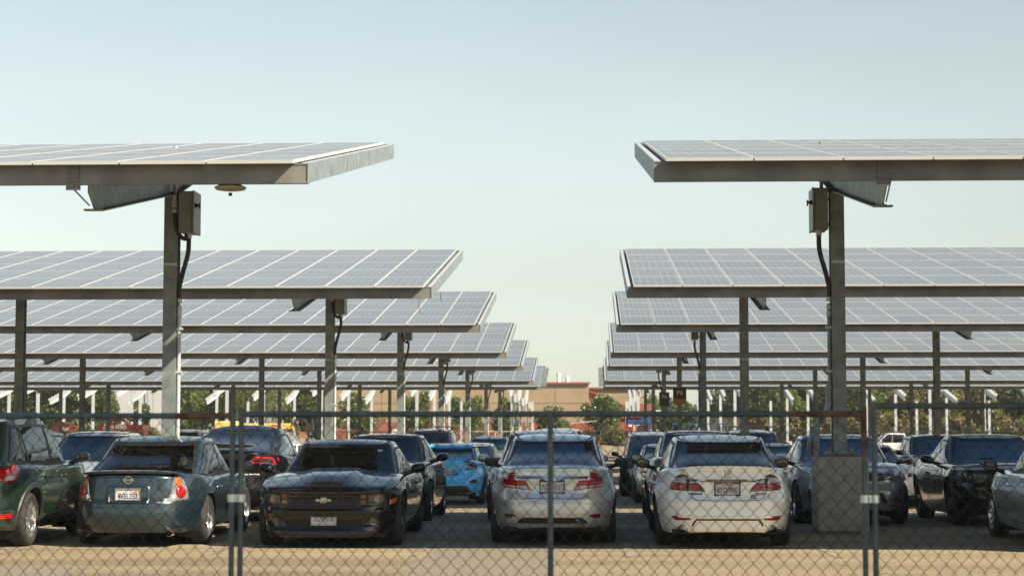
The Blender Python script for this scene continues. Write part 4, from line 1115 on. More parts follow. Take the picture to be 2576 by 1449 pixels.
teal = Car('parked_car', 'dark teal saloon seen from behind with a low spoiler and round red and amber lamps', 'car', -6.04, 24.95, 'away', NEAR,
    L=4.87, W=1.79, H=1.43, wb=2.80, fo=.97, r=.325, R=.365, nr=3.7, nf=3.6, paint=P_TEAL, see=SEE, spoke=5, rbot=.22, seatm=SEAT,
    top=[(-2.44, .93), (-2.36, .975), (-2.2, .985), (-1.7, .985), (-.9, .93), (.8, .92), (1.15, .945), (1.8, .86), (2.25, .74), (2.44, .62)],
    side=[(.15, .12), (.22, .075), (.33, .03), (.5, .004), (.62, .0), (.74, .012), (.86, .035), (1.0, .07)], hip=(.02, .02),
    rear=[(.16, .14), (.20, .10), (.25, .055), (.34, .022), (.43, .002), (.475, .0), (.50, .004), (.58, .012), (.62, .018), (.635, .05), (.75, .058), (.88, .075), (.96, .085), (1.0, .10)],
    gb=(-1.83, 1.15), gt=(-.80, .30), gw=(.785, .62), groof=.04, mf=.24, mr=.30, ww=.91, wr=.90, rv=(.05, .95), bodylines=[lines_teal], finish=fin_teal, handm=CHROME, haslr=True, cpil=None, roofpaint=P_TEAL, ng=5.5)

# -- dark green crossover, right flank
CLAD = mat('grey cladding', (.022, .022, .020), .5)
def fin_green(s):
    for sg in (-1, 1):
        for yw in (s.yr, s.ya):
            g = MB(); rows = []
            for k in range(25):
                a = R(-12+204*k/24); rows.append([s.sidep(sg, yw+rr_*math.cos(a), max(s.r+rr_*math.sin(a), .23), o) for rr_, o in ((s.R-.004, -.004), (s.R, .016), (s.R+.055, .018), (s.R+.066, .001))])
            g.grid(rows, CLAD); g.build('arch_trim', s.root, smooth=40)
        g = MB(); rows = []
        for k in range(15):
            y = s.yr+s.R+.04+(s.wb-2*s.R-.08)*k/14; up = .055*math.exp(-((k-4)/2.2)**4)*0
            rows.append([s.sidep(sg, y, z, o) for z, o in ((.22, .0), (.24, .02), (.36+up, .022), (.40+up, .001))])
        g.grid(rows, CLAD); g.build('sill_trim', s.root, smooth=40)
        g = MB(); s.patch(g, s.fs(sg), [(s.yr+s.R+.1, .315), (s.ya-s.R-.35, .315), (s.ya-s.R-.25, .40), (s.ya-s.R-.40, .445), (s.yr+s.R+.35, .385)], mat('door trim bronze', (.09, .085, .06), .4), h=.022, edge=.004); g.build('door_trim', s.root)
        g = MB(); g.tube([(sg*.54, s.gt[0]-.25, s.H-.045), (sg*.545, s.gt[0]-.1, s.H+.035), (sg*.54, .0, s.H+.045), (sg*.53, s.gt[1]-.05, s.H+.01), (sg*.52, s.gt[1]+.05, s.H-.05)], .018, BLACK, 8); g.build('roof_rail', s.root)
    s.lamp('tail_light', 'rear', [(.60, .90), (.60, 1.06), (.86, 1.08), (1.12, 1.07), (1.13, .97), (1.05, .88), (.86, .86)], RED, extra=[('reverse_lens', [(.82, .88), (.98, .89), (1.02, .94), (.82, .94)], CLR, .006)])
    s.dec('bumper_cladding', 'rear', [(-1.15, .26), (-1.1, .50), (-.6, .50), (.6, .50), (1.1, .50), (1.15, .26)], CLAD, .008)
    s.lamp('reflector', 'rear', [(.74, .40), (.74, .46), (1.02, .46), (1.0, .40)], RED, h=.014)
    s.plate('rear', .78, '7XLT306')
green = Car('parked_car', 'dark green crossover with black wheel arch trim and silver wheels at far left', 'car', -8.29, 24.35, 'away', NEAR,
    L=4.62, W=1.81, H=1.70, wb=2.67, fo=.93, clr=.24, r=.355, R=.42, tw=.225, nr=4.6, nf=3.6, paint=P_GREEN, see=SEE, rbot=.32, spoke=5, crown=.02,
    top=[(-2.31, 1.08), (-2.2, 1.12), (-1.5, 1.10), (0, 1.06), (.9, 1.05), (1.2, 1.08), (1.7, 1.02), (2.1, .92), (2.31, .80)],
    side=[(.2, .09), (.35, .04), (.6, .01), (.8, .0), (.95, .012), (1.05, .03), (1.2, .06)], hip=(.03, .03),
    rear=[(.2, .12), (.35, .03), (.5, .0), (.58, .02), (.65, .07), (.9, .07), (1.15, .12)],
    front=[(.1, .15), (.3, .03), (.5, .0), (.8, .03), (.95, .10), (1.1, .2)],
    gb=(-2.18, 1.12), gt=(-1.70, .30), gw=(.80, .63), groof=.04, ng=6, mf=.26, mr=.26, cpil=-1.22, bpil=-.02, v1=.86, wr=.8, finish=fin_green, haslr=True, hood=None or (lambda x, y: 0.0))

# -- black coupe, front view
def hood_coupe(x, y):
    if y < .7 or y > 2.25: return 0
    e = min(1, (y-.7)/.3)*min(1, (2.25-y)/.35); q = abs(x); w = .34-.10*max(0, (y-1.2))
    t = min(max((w+.09-q)/.09, 0), 1); return .038*e*t*t*(3-2*t)
def fin_coupe(s):
    g = MB(); s.patch(g, s.ef, [(-.86, .70), (-.80, .575), (-.50, .535), (0, .515), (.50, .535), (.80, .575), (.86, .70), (.55, .745), (0, .755), (-.55, .745)], BLACK, h=.004, edge=.002); g.build('front_panel', s.root)
    s.lamp('headlight', 'front', [(.565, .60), (.575, .70), (.70, .725), (.83, .715), (.815, .63), (.72, .592)], mat('headlamp clear dark', (.06, .065, .065), .06, .2, 1), extra=[('lamp_ring', s.circ(.69, .66, .050), mat('lamp bowl', (.22, .23, .22), .1, .6, 1), .006)], h=.016)
    for dz in (.665, .60): s.lamp('turn_signal', 'front', [(.475, dz), (.475, dz+.05), (.545, dz+.052), (.545, dz)], mat('amber dim', (.13, .05, .015), .2, coat=1), h=.014)
    g = MB(); chm = mat('grille bars satin', (.045, .042, .04), .35, .4)
    for k in range(11):
        x = -.44+.088*k; g.tube([s.end('front', x, .725, .016), s.end('front', x*.98, .64, .016), s.end('front', x*.94, .545, .016)], .006, chm, 5)
    for z in (.70, .64, .585, .545): g.tube([s.end('front', -.46+.92*k/12, z-(.014*(1-abs(-1+2*k/12)) if z < .6 else 0), .018) for k in range(13)], .007, chm, 5)
    g.build('grille', s.root)
    c = s.end('front', 0, .645, .03); g = MB(); d = .11
    bow = [(-d, -.018), (-.035, -.018), (-.035, -.04), (.045, -.04), (.045, -.018), (d-.012, -.018), (d, .018), (.035, .018), (.035, .04), (-.045, .04), (-.045, .018), (-d+.012, .018)]
    g.prism([(c.x+a, c.z+b) for a, b in bow], c.y, c.y+.016, CHROME); g.prism([(c.x+a*.9, c.z+b*.75) for a, b in bow], c.y+.016, c.y+.02, mat('gold badge', (.55, .48, .33), .3, .8)); g.build('emblem', s.root)
    for sg in (-1, 1):
        g = MB(); c = (sg*.655, .365); s.patch(g, s.ef, s.circ(c[0], c[1], .088, 24), BLACK, h=-.01, edge=.004, rings=(1, .9, .5, 0)); g.build('fog_light_recess', s.root)
        g = MB(); s.patch(g, s.ef, s.circ(c[0], c[1], .058, 20), SMOKE, h=.016, edge=.004, rings=(1, .9, .5, 0)); g.build('fog_light', s.root)
    s.dec('lower_grille', 'front', [(-.50, .29), (.50, .29), (.54, .375), (.48, .385), (-.48, .385), (-.54, .375)], SHUT, .003)
    s.plate('front', .405, '7GYP078', frame=mat('steel plate frame', (.4, .4, .38), .3, .8))
    for sg in (-1, 1):
        g = MB(); s.patch(g, s.fs(sg), [(s.ya+.43, .60), (s.ya+.62, .57), (s.ya+.61, .635), (s.ya+.43, .655)], AMB, h=.008, edge=.002); g.build('side_marker', s.root)
    q = MB(); p = s.gfront('front', -.50, .82, .006); q.box(p, (.07, .002, .05), mat('windscreen tag', (.35, .5, .55), .4)); q.build('parking_tag', s.root)
def lines_coupe(s, g):
    s.ribbon(g, s.ef, [(-.86, .765), (-.4, .775), (0, .78), (.4, .775), (.86, .765)], SHUT, .007)
    s.ribbon(g, s.ef, [(-.9, .50), (-.5, .46), (.5, .46), (.9, .50)], SHUT, .004)
coupe = Car('parked_car', 'glossy black coupe facing the camera with a domed bonnet and bow-tie badge', 'car', -3.47, 24.9, 'camera', NEAR,
    L=4.84, W=1.92, H=1.37, wb=2.85, fo=.95, r=.355, R=.395, tw=.25, clr=.15, nf=5.0, nr=5, paint=P_BLACK, see=SEED, rim=DARKALLOY, spoke=5, rimk=.74, fbot=.165, doors=2, bpil=-.45,
    top=[(-2.42, 1.0), (-2.3, 1.04), (-1.7, 1.03), (-.8, .96), (.6, .95), (.95, .98), (1.5, .95), (2.0, .885), (2.3, .815), (2.42, .76)],
    side=[(.1, .14), (.18, .09), (.3, .04), (.5, .01), (.66, .0), (.8, .03), (.95, .085), (1.1, .14)], hip=(.035, .03), crown=.05, rr=.045,
    front=[(.12, .16), (.165, .05), (.22, .02), (.3, .06), (.38, .07), (.45, .03), (.5, .02), (.54, .05), (.64, .06), (.73, .02), (.78, .0), (.86, .04), (.95, .14)],
    gb=(-1.60, .92), gt=(-.75, .12), gw=(.82, .62), groof=.03, ng=7, mf=.24, mr=.5, v1=.80, hood=staticmethod(hood_coupe) if False else hood_coupe, bodylines=[lines_coupe], finish=fin_coupe, haslf=True, ww=.92, norail=False, cpil=None)

# -- silver saloon, rear view
def hbadge(s, z, k=1.0):
    c = s.end('rear', 0, z, .008); g = MB(); w, h = .040*k, .036*k
    fr = [(-.055*k, .046*k), (.055*k, .046*k), (.044*k, -.046*k), (-.044*k, -.046*k)]
    g.tube([(c.x+a, c.y, c.z+b) for a, b in fr+fr[:1]], .005*k, CHROME, 6)
    g.tube([(c.x-.033*k, c.y-.004, c.z+.040*k), (c.x-.020*k, c.y-.004, c.z), (c.x-.026*k, c.y-.004, c.z-.040*k)], .0075*k, CHROME, 6)
    g.tube([(c.x+.033*k, c.y-.004, c.z+.040*k), (c.x+.020*k, c.y-.004, c.z), (c.x+.026*k, c.y-.004, c.z-.040*k)], .0075*k, CHROME, 6)
    g.tube([(c.x-.02*k, c.y-.004, c.z), (c.x+.02*k, c.y-.004, c.z)], .0075*k, CHROME, 6)
    g.build('emblem', s.root)
def fin_silver(s):
    A = [(.565, .985), (.69, .965), (.80, .90), (.825, .83), (.80, .79), (.50, .775), (.50, .865), (.555, .885)]
    B = [(.50, .772), (.27, .752), (.295, .775), (.375, .875), (.49, .882)]
    s.lamp('tail_light', 'rear', A, RED, extra=[('clear_band', [(.51, .787), (.80, .802), (.81, .825), (.51, .806)], CLR, .004), ('dark_band', [(.56, .93), (.72, .91), (.79, .87), (.56, .875)], DRED, .004)], h=.018)
    s.lamp('trunk_light', 'rear', B, RED, extra=[('reverse_lens', [(.33, .765), (.485, .778), (.485, .81), (.355, .81)], CLR, .004)], h=.016)
    g = MB(); rows = [[s.end('rear', -.50+1.0*k/24, .912-.012*(1 if abs(-.50+1.0*k/24) < .17 else 0), o) if False else s.end('rear', -.50+1.0*k/24, .915+dz-.02*math.exp(-((-.50+k/24)/.15)**4), o) for dz, o in ((.014, .001), (.012, .02), (-.01, .022), (-.014, .001))] for k in range(25)]
    g.grid(rows, mat('brushed chrome strip', (.45, .45, .44), .25, .9)); g.build('chrome_strip', s.root, smooth=40)
    s.plate('rear', .795, '7GTH531', frame=BLACK, top='SELMA HONDA', bot='www.SelmaHonda.com')
    hbadge(s, .968); s.word('rear', 'CIVIC', -.38, .965, .05, CHROME, width=.16)
    for sg in (-1, 1):
        g = MB(); s.patch(g, s.er, [(sg*.50, .405), (sg*.72, .405), (sg*.70, .44), (sg*.54, .435)], DRED, h=.012, edge=.002); g.build('reflector', s.root, smooth=40)
        g = MB(); s.patch(g, s.er, [(sg*.54, .385), (sg*.74, .385), (sg*.72, .403), (sg*.54, .403)], CHROME, h=.008, edge=.002); g.build('chrome_blade', s.root, smooth=40)
    s.dec('diffuser', 'rear', [(-.50, .315), (.50, .315), (.47, .35), (.40, .395), (-.40, .395), (-.47, .35)], BLACK, .006)
    s.exhaust((.38,), .265, .05, mat('aged muffler', (.16, .10, .05), .5, .7)); s.fin()
def lines_silver(s, g):
    s.ribbon(g, s.er, [(-.56, 1.06), (-.56, .89), (-.50, .87), (-.50, .75), (-.45, .68), (-.38, .645), (.38, .645), (.45, .68), (.50, .75), (.50, .87), (.56, .89), (.56, 1.06)], SHUT, .008)
    s.ribbon(g, s.er, [(-.86, .565), (-.70, .56), (-.6, .56)], SHUT, .003); s.ribbon(g, s.er, [(.86, .565), (.70, .56)], SHUT, .003)
SED = dict(L=4.56, W=1.725, H=1.45, wb=2.67, fo=.90, r=.32, R=.36, nr=3.8, nf=3.8, rbot=.29,
    top=[(-2.28, 1.0), (-2.2, 1.055), (-2.0, 1.075), (-1.6, 1.08), (-.8, .98), (.8, .96), (1.25, .97), (1.75, .86), (2.1, .74), (2.28, .64)],
    side=[(.15, .12), (.25, .06), (.4, .015), (.55, .0), (.68, .005), (.78, .025), (.9, .045), (1.1, .08)], hip=(.02, .015),
    rear=[(.25, .12), (.31, .05), (.40, .02), (.50, .0), (.565, .012), (.60, .0), (.68, .045), (.74, .075), (.84, .08), (.905, .065), (.92, .085), (1.0, .095), (1.04, .08), (1.08, .11)],
    gb=(-1.78, 1.25), gt=(-.85, .30), gw=(.745, .565), groof=.045, ng=4.6, rv=(.02, .95), wr=.90)
silver = Car('parked_car', 'silver saloon seen from behind with angular red lamps, cut by the thin fence post', 'car', -.53, 25.55, 'away', NEAR, **SED, paint=P_SILV, finish=fin_silver, bodylines=[lines_silver], haslr=True, mirm=BLACK)

# -- white saloon, rear view
def fin_white(s):
    A = [(.565, .955), (.63, .975), (.76, .945), (.845, .90), (.86, .85), (.852, .775), (.53, .765), (.535, .93)]
    B = [(.522, .765), (.285, .757), (.32, .80), (.39, .865), (.52, .925)]
    W_ = mat('lamp dark surround', (.06, .008, .012), .1, coat=1)
    s.lamp('tail_light', 'rear', A, W_, extra=[('reverse_lens', [(.555, .865), (.83, .865), (.83, .91), (.70, .93), (.57, .93)], CLR, .004), ('red_lens', [(.55, .785), (.835, .79), (.84, .85), (.55, .85)], RED, .006)], h=.016)
    s.lamp('trunk_light', 'rear', B, W_, extra=[('red_lens', [(.34, .775), (.505, .78), (.505, .845), (.385, .84)], RED, .005), ('reverse_lens', [(.42, .865), (.508, .865), (.508, .90), (.46, .885)], CLR, .005)], h=.014)
    g = MB(); rows = []
    for k in range(31):
        q = -1+2*k/30; z = .912-.030*(1-q*q)+.02*abs(q)**4; w = .018*(1-abs(q)**5)+.002
        rows.append([s.end('rear', .56*q, z+w, .001), s.end('rear', .56*q, z+w*.8, .018), s.end('rear', .56*q, z-w*.7, .026), s.end('rear', .56*q, z-w, .001)])
    g.grid(rows, CHROME); g.build('chrome_strip', s.root, smooth=40)
    # lip spoiler
    g = MB(); rows = []
    for k in range(33):
        q = -1+2*k/32; x = .62*q; e = (1-abs(q)**5); y = -s.L/2+.085+.13*abs(q)**2.6; z = s.zt(-2.25)-.008*q*q
        rows.append([(x, y+.22, z-.002), (x, y+.10, z+.018*e), (x, y-.0, z+.034*e), (x, y-.012, z+.024*e), (x, y+.0, z-.03*e), (x, y+.035, z-.065*e)])
    g.grid(rows, P_WHITE); g.build('spoiler', s.root, smooth=40)
    hbadge(s, .978, 1.08)
    s.plate('rear', .785, '8YQF090', frame=BLACK, top='SELMA NISSAN', bot='SELMA AUTO MALL')
    DKC = mat('dark chrome letters', (.10, .09, .08), .25, .9)
    s.word('rear', 'Accord', -.41, .728, .055, DKC, shear=.35, width=.17, bold=.0014); s.word('rear', 'SPORT', .43, .722, .045, DKC, shear=.35, width=.15, bold=.0014)
    s.word('rear', 'ROCK', .335, .695, .036, BLACK, width=.075, bold=.001, name='dealer_sticker'); s.word('rear', 'Honda', .335, .672, .02, BLACK, width=.07, name='dealer_sticker')
    for sg in (-1, 1):
        g = MB(); s.patch(g, s.er, [(sg*.48, .395), (sg*.72, .38), (sg*.80, .415), (sg*.76, .425), (sg*.48, .415)][::1], RED, h=.012, edge=.002); g.build('reflector', s.root, smooth=40)
    g = MB(); rows = [[s.end('rear', -.80+1.6*k/30, .434+dz, o) for dz, o in ((.008, .001), (.006, .012), (-.006, .012), (-.008, .001))] for k in range(31)]
    g.grid(rows, CHROME); g.build('chrome_blade', s.root, smooth=40)
    g = MB(); s.ribbon(g, s.er, [(-.47, .315), (-.44, .36), (-.40, .40), (.40, .40), (.44, .36), (.47, .315)], BLACK, .022, .006); g.build('diffuser_line', s.root)
    s.exhaust((-.57, .57), .275, .048, mat('dull exhaust tip', (.10, .085, .07), .35, .9), 1.35); s.fin(P_WHITE)
def lines_white(s, g):
    s.ribbon(g, s.er, [(-.565, 1.04), (-.555, .95), (-.527, .93), (-.527, .76), (-.48, .685), (-.42, .652), (-.3, .643), (.3, .643), (.42, .652), (.48, .685), (.527, .76), (.527, .93), (.555, .95), (.565, 1.04)], SHUT, .007)
white = Car('parked_car', 'pearl white saloon seen from behind with dark red lamps and twin oval exhausts', 'car', 1.735, 24.95, 'away', NEAR,
    L=4.89, W=1.82, H=1.445, wb=2.775, fo=.95, r=.335, R=.375, nr=4.0, nf=3.8, rbot=.255, paint=P_WHITE, haslr=True,
    top=[(-2.445, 1.0), (-2.35, 1.045), (-2.1, 1.06), (-1.7, 1.07), (-.8, .98), (.8, .96), (1.25, .97), (1.9, .86), (2.25, .74), (2.445, .64)],
    side=[(.15, .11), (.25, .055), (.4, .012), (.55, .0), (.68, .004), (.78, .025), (.9, .05), (1.1, .08)], hip=(.02, .015),
    rear=[(.22, .12), (.27, .05), (.34, .035), (.40, .03), (.425, .0), (.50, .008), (.60, .004), (.655, .022), (.70, .07), (.80, .085), (.88, .075), (.905, .10), (1.0, .09), (1.05, .09), (1.08, .12)],
    gb=(-1.92, 1.22), gt=(-.98, .28), gw=(.785, .60), groof=.045, ng=4.6, rv=(.02, .95), wr=.90, bodylines=[lines_white], finish=fin_white, handm=CHROME, mirm=BLACK)

# -- silver blue saloon at the right edge
right = Car('parked_car', 'silver-blue saloon cut by the right edge, its front wheel and black mirror in view', 'car', 6.52, 24.1, 'away', NEAR,
    **{**SED, 'L': 4.62, 'H': 1.45, 'W': 1.78, 'wb': 2.70, 'spoke': 10}, paint=P_SBLUE, handm=CHROME, mirm=BLACK, see=SEE)
# -- grey saloon nose-on behind the pedestal
def fin_cam(s):
    s.lamp('headlight', 'front', [(.40, .705), (.47, .80), (.60, .85), (.80, .885), (.86, .83), (.78, .735), (.6, .70)], mat('headlamp smoky clear', (.22, .22, .21), .06, .2, 1), extra=[('lamp_ring', s.circ(.66, .785, .055), CLR, .008)], h=.02)
    s.dec('grille', 'front', [(-.42, .68), (.42, .68), (.46, .80), (-.46, .80)], BLACK, .004)
    g = MB(); 
    for z in (.80, .765, .73, .695): g.tube([s.end('front', -.42+.84*k/12, z+.02*(1-abs(-1+k/6)), .014) for k in range(13)], .010 if z > .79 else .005, CHROME, 6)
    g.build('grille_bars', s.root)
    s.dec('lower_grille', 'front', [(-.50, .33), (.50, .33), (.40, .50), (-.40, .50)], BLACK, .004)
    for sg in (-1, 1):
        s.dec('fog_light_recess', 'front', [(sg*.57, .36), (sg*.86, .37), (sg*.87, .56), (sg*.80, .55)], SHUT, .003)
        g = MB(); s.ribbon(g, s.ef, [(sg*.58, .34), (sg*.86, .35), (sg*.885, .40), (sg*.885, .55)], mat('satin silver trim', (.45, .46, .47), .3, .8), .02, .008); g.build('fog_light_trim', s.root)
camry = Car('parked_car', 'blue-grey saloon facing the camera half hidden by the concrete pedestal', 'car', 4.10, 30.15, 'camera', NEAR,
    L=4.81, W=1.82, H=1.425, wb=2.775, fo=.97, r=.33, R=.37, nf=3.6, nr=3.8, paint=paint('blue grey paint', (.40, .44, .48), .7, .3, .3), finish=fin_cam, haslf=True, fbot=.24,
    top=[(-2.4, .98), (-2.2, 1.06), (-1.6, 1.08), (-.8, .98), (.8, .96), (1.2, .985), (1.75, .93), (2.15, .86), (2.35, .78), (2.4, .76)],
    front=[(.15, .16), (.24, .04), (.35, .01), (.5, .0), (.60, .03), (.68, .05), (.80, .04), (.85, .06), (.95, .2)], crown=.04, gb=(-1.85, 1.2), gt=(-.95, .25), gw=(.78, .60), ww=.92, fv=(.03, .95))
# -- black muscle coupe behind right
def fin_chal(s):
    s.dec('grille', 'front', [(-.84, .66), (.84, .66), (.86, .83), (-.86, .83)], SHUT, .004)
    for sg in (-1, 1):
        for x in (.74, .50):
            g = MB(); s.patch(g, s.ef, s.circ(sg*x, .745, .074, 24), CHROME, h=.016, edge=.004, rings=(1, .97)); s.patch(g, s.ef, s.circ(sg*x, .745, .062, 20), mat('dark lamp glass', (.05, .055, .06), .05, .2, 1), h=.012, edge=.010, rings=(1, .9, .5, 0)); g.build('headlight', s.root, smooth=50)
    s.dec('lower_grille', 'front', [(-.6, .28), (.6, .28), (.55, .42), (-.55, .42)], SHUT, .003)
    for sg in (-1, 1):
        g = MB(); c = (sg*.36, 1.55, 1.028); g.box(c, (.20, .22, .02), SHUT, bev=.006); g.build('hood_scoop', s.root)
Car('parked_car', 'black muscle coupe facing the camera with round ringed headlights, at right', 'car', 6.54, 29.75, 'camera', NEAR,
    L=5.0, W=1.92, H=1.425, wb=2.95, fo=.92, r=.36, R=.40, tw=.25, clr=.16, nf=6, nr=6, paint=P_BLACK, rim=DARKALLOY, finish=fin_chal, haslf=True, doors=1, bpil=-.35, hip=(.04, .03), crown=.05,
    top=[(-2.5, 1.02), (-2.4, 1.06), (-1.6, 1.06), (-.8, 1.0), (.5, .97), (.8, 1.0), (1.6, .98), (2.3, .90), (2.45, .85), (2.5, .84)],
    front=[(.12, .16), (.2, .03), (.45, .0), (.6, .0), (.66, .05), (.83, .05), (.86, .0), (.95, .03)], side=[(.1, .12), (.25, .05), (.45, .01), (.72, .0), (.84, .02), (.95, .06), (1.1, .12)],
    gb=(-1.85, .78), gt=(-.9, .02), gw=(.80, .60), ng=5, mf=.26, mr=.6, v1=.84, see=None)
# -- black saloon behind the black coupe
def fin_hy(s):
    s.lamp('headlight', 'front', [(.56, .70), (.60, .82), (.74, .92), (.90, .97), (.98, .93), (.93, .80), (.80, .70)], mat('headlamp bright clear', (.42, .44, .45), .05, .2, 1), extra=[('lamp_ring', s.circ(.80, .82, .06), CLR, .01)], h=.024)
    s.dec('grille', 'front', [(-.36, .62), (.36, .62), (.44, .78), (-.44, .78)], SHUT, .004)
Car('parked_car', 'black saloon facing the camera between the black coupe and the bright blue hatchback', 'car', -3.52, 30.75, 'camera', NEAR,
    L=4.82, W=1.83, H=1.44, wb=2.795, fo=.95, r=.33, R=.37, nf=3.8, paint=P_BLACK, see=SEED, finish=fin_hy, haslf=True, ww=.92, fv=(.03, .95),
    top=[(-2.41, .98), (-2.2, 1.06), (-1.6, 1.08), (-.8, 1.0), (.8, .98), (1.15, 1.0), (1.7, .95), (2.1, .86), (2.35, .74), (2.41, .70)])
# -- black electric crossover, rear view
def fin_tes(s):
    s.dec('tailgate_recess', 'rear', [(-.50, 1.0), (.50, 1.0), (.62, 1.09), (-.62, 1.09)], SHUT, .003)
    P_ = [(.40, .955), (.50, 1.035), (.60, 1.05), (.86, 1.05), (.93, 1.02), (.97, .92), (.70, .915)]
    s.lamp('tail_light', 'rear', P_, RED, extra=[('smoked_lens', [(.46, .965), (.53, 1.02), (.84, 1.025), (.88, .96), (.80, .945)], SMOKE, .006)], h=.018)
    s.lamp('side_lamp', 'rear', [(1.0, 1.03), (1.08, 1.04), (1.10, 1.0), (1.03, .965)], RED, h=.012)
    s.word('rear', 'DUAL MOTOR', .42, .765, .028, WHITEINK, width=.30); s.plate('rear', .62, '8RBN214')
    s.lamp('reflector', 'rear', [(.74, .36), (.74, .40), (.98, .40), (.98, .36)], RED, h=.008)
def lines_tes(s, g): s.ribbon(g, s.er, [(-.74, 1.14), (-.70, .90), (-.62, .62), (.62, .62), (.70, .90), (.74, 1.14)], SHUT, .007)
Car('parked_car', 'black fastback crossover seen from behind with slim red lamps, beyond the teal saloon', 'car', -5.94, 31.0, 'away', NEAR,
    L=4.75, W=1.92, H=1.58, wb=2.89, fo=.88, clr=.18, r=.355, R=.39, nr=3.6, nf=3.8, paint=P_BLACK, finish=fin_tes, haslr=True, bodylines=[lines_tes],
    top=[(-2.37, 1.08), (-2.30, 1.16), (-2.0, 1.16), (-1.2, 1.10), (0, 1.05), (.9, 1.03), (1.2, 1.03), (1.8, .88), (2.37, .66)],
    rear=[(.2, .12), (.35, .02), (.5, .0), (.62, .03), (.8, .06), (.95, .05), (1.10, .02), (1.15, .05)],
    side=[(.15, .10), (.3, .04), (.5, .01), (.75, .0), (.9, .02), (1.05, .045), (1.2, .07)], hip=(.03, .02),
    gb=(-2.10, 1.25), gt=(-.75, .25), gw=(.82, .60), ng=3.9, rv=(.06, .97), wr=.84, mf=.3, mr=.34, gcrown=.07, v1=.80, see=None)
# -- white saloon nose-on between green and teal cars
Car('parked_car', 'pale silver car with a deep blue windscreen between the green and teal cars', 'car', -8.52, 30.8, 'camera', NEAR,
    **{**SED, 'H': 1.48, 'W': 1.80, 'L': 4.7}, paint=paint('pale silver paint', (.60, .61, .62), .6, .3, .2), ww=.93, fv=(.02, .95))
# -- second silver saloon nose-on behind the silver saloon
Car('parked_car', 'second silver saloon facing the camera, peeping out left of the first silver saloon', 'car', -.83, 30.9, 'camera', NEAR,
    **{**SED, 'H': 1.495, 'W': 1.80, 'L': 4.75}, paint=P_SILV, ww=.93, fv=(.02, .95))
Car('parked_car', 'grey saloon seen from behind, tucked directly behind the white saloon', 'car', 1.78, 31.1, 'away', NEAR,
    **{**SED, 'H': 1.49, 'W': 1.80, 'L': 4.75, 'spoke': 10}, paint=P_GREY, mirm=BLACK)

# ---- across the first aisle and beyond (smaller in the picture, simpler meshes)
def fin_civ(s):
    A = [(.52, .98), (.80, .955), (.86, .88), (.82, .83), (.56, .80), (.60, .86), (.70, .93), (.42, 1.0)]
    s.lamp('tail_light', 'rear', [(.46, .80), (.60, .92), (.42, 1.0), (.56, 1.01), (.84, .96), (.93, .90), (.88, .85)], SMOKE, extra=[('red_lens', [(.68, .87), (.80, .87), (.84, .93), (.74, .95)], DRED, .004)], h=.014)
    s.dec('exhaust_surround', 'rear', [(-.16, .30), (.16, .30), (.19, .35), (.12, .40), (-.12, .40), (-.19, .35)], DARKALLOY, .01)
    for sg in (-1, 1):
        s.dec('side_vent', 'rear', [(sg*.54, .54), (sg*.68, .50), (sg*.84, .50), (sg*.85, .585), (sg*.66, .585)], BLACK, .006)
        s.dec('reflector', 'rear', [(sg*.76, .51), (sg*.83, .51), (sg*.83, .575), (sg*.76, .575)], RED, .012)
    s.dec('diffuser', 'rear', [(-.86, .28), (-.62, .33), (-.50, .44), (.50, .44), (.62, .33), (.86, .28), (.70, .22), (-.70, .22)], mat('diffuser brown', (.05, .04, .03), .4), .010)
    s.dec('plate_recess', 'rear', [(-.34, .68), (.34, .68), (.26, .82), (-.26, .82)], mat('blue shade', (.02, .12, .27), .4, coat=1), .002)
    s.plate('rear', .745, '479', cal=True, align='RIGHT', frame=None, size=.115)
    g = MB(); rows = []
    for k in range(21):
        q = -1+2*k/20; x = .60*q; p = s.gfront('rear', x*.93, .93); e = 1-abs(q)**8
        rows.append([(x, p.y+.14, p.z+.03), (x, p.y-.08, p.z+.035*e+.015), (x, p.y-.13, p.z+.015), (x, p.y-.12, p.z-.005), (x, p.y+.02, p.z-.02)])
    g.grid(rows, P_BLUE); g.build('roof_spoiler', s.root, smooth=40)
    g = MB(); rows = []
    for k in range(21):
        q = -1+2*k/20; x = .58*q; y = -s.L/2+.12+.1*abs(q)**3; z = s.zt(-2.1)
        rows.append([(x, y+.14, z), (x, y, z+.03*(1-abs(q)**6)), (x, y-.01, z+.012), (x, y+.05, z-.03)])
    g.grid(rows, P_BLUE); g.build('spoiler', s.root, smooth=40)
Car('parked_car', 'bright sky-blue hatchback seen from behind across the aisle', 'car', -3.38, 44.4, 'away', NEAR,
    L=4.52, W=1.80, H=1.42, wb=2.70, fo=.87, r=.33, R=.36, nr=3.8, paint=P_BLUE, finish=fin_civ, haslr=True, rbot=.30, mirm=BLACK,
    top=[(-2.26, 1.0), (-2.18, 1.05), (-1.9, 1.06), (-1.0, 1.0), (.8, .95), (1.2, .96), (1.8, .82), (2.26, .62)], rear=[(.25, .10), (.35, .02), (.5, .0), (.66, .01), (.70, .06), (.85, .08), (.98, .06), (1.05, .08)],
    gb=(-2.05, 1.2), gt=(-1.15, .3), gw=(.76, .58), rv=(.06, .82))
def far(label, cat, X_, Y, facing, p, k=None, **kw):
    d = {**SED, 'far': True, 'paint': p}; d.update(k or {}); d.update(kw); return Car('parked_car' if cat == 'car' else 'parked_pickup', label, cat, X_, Y, facing, NEAR, **d)
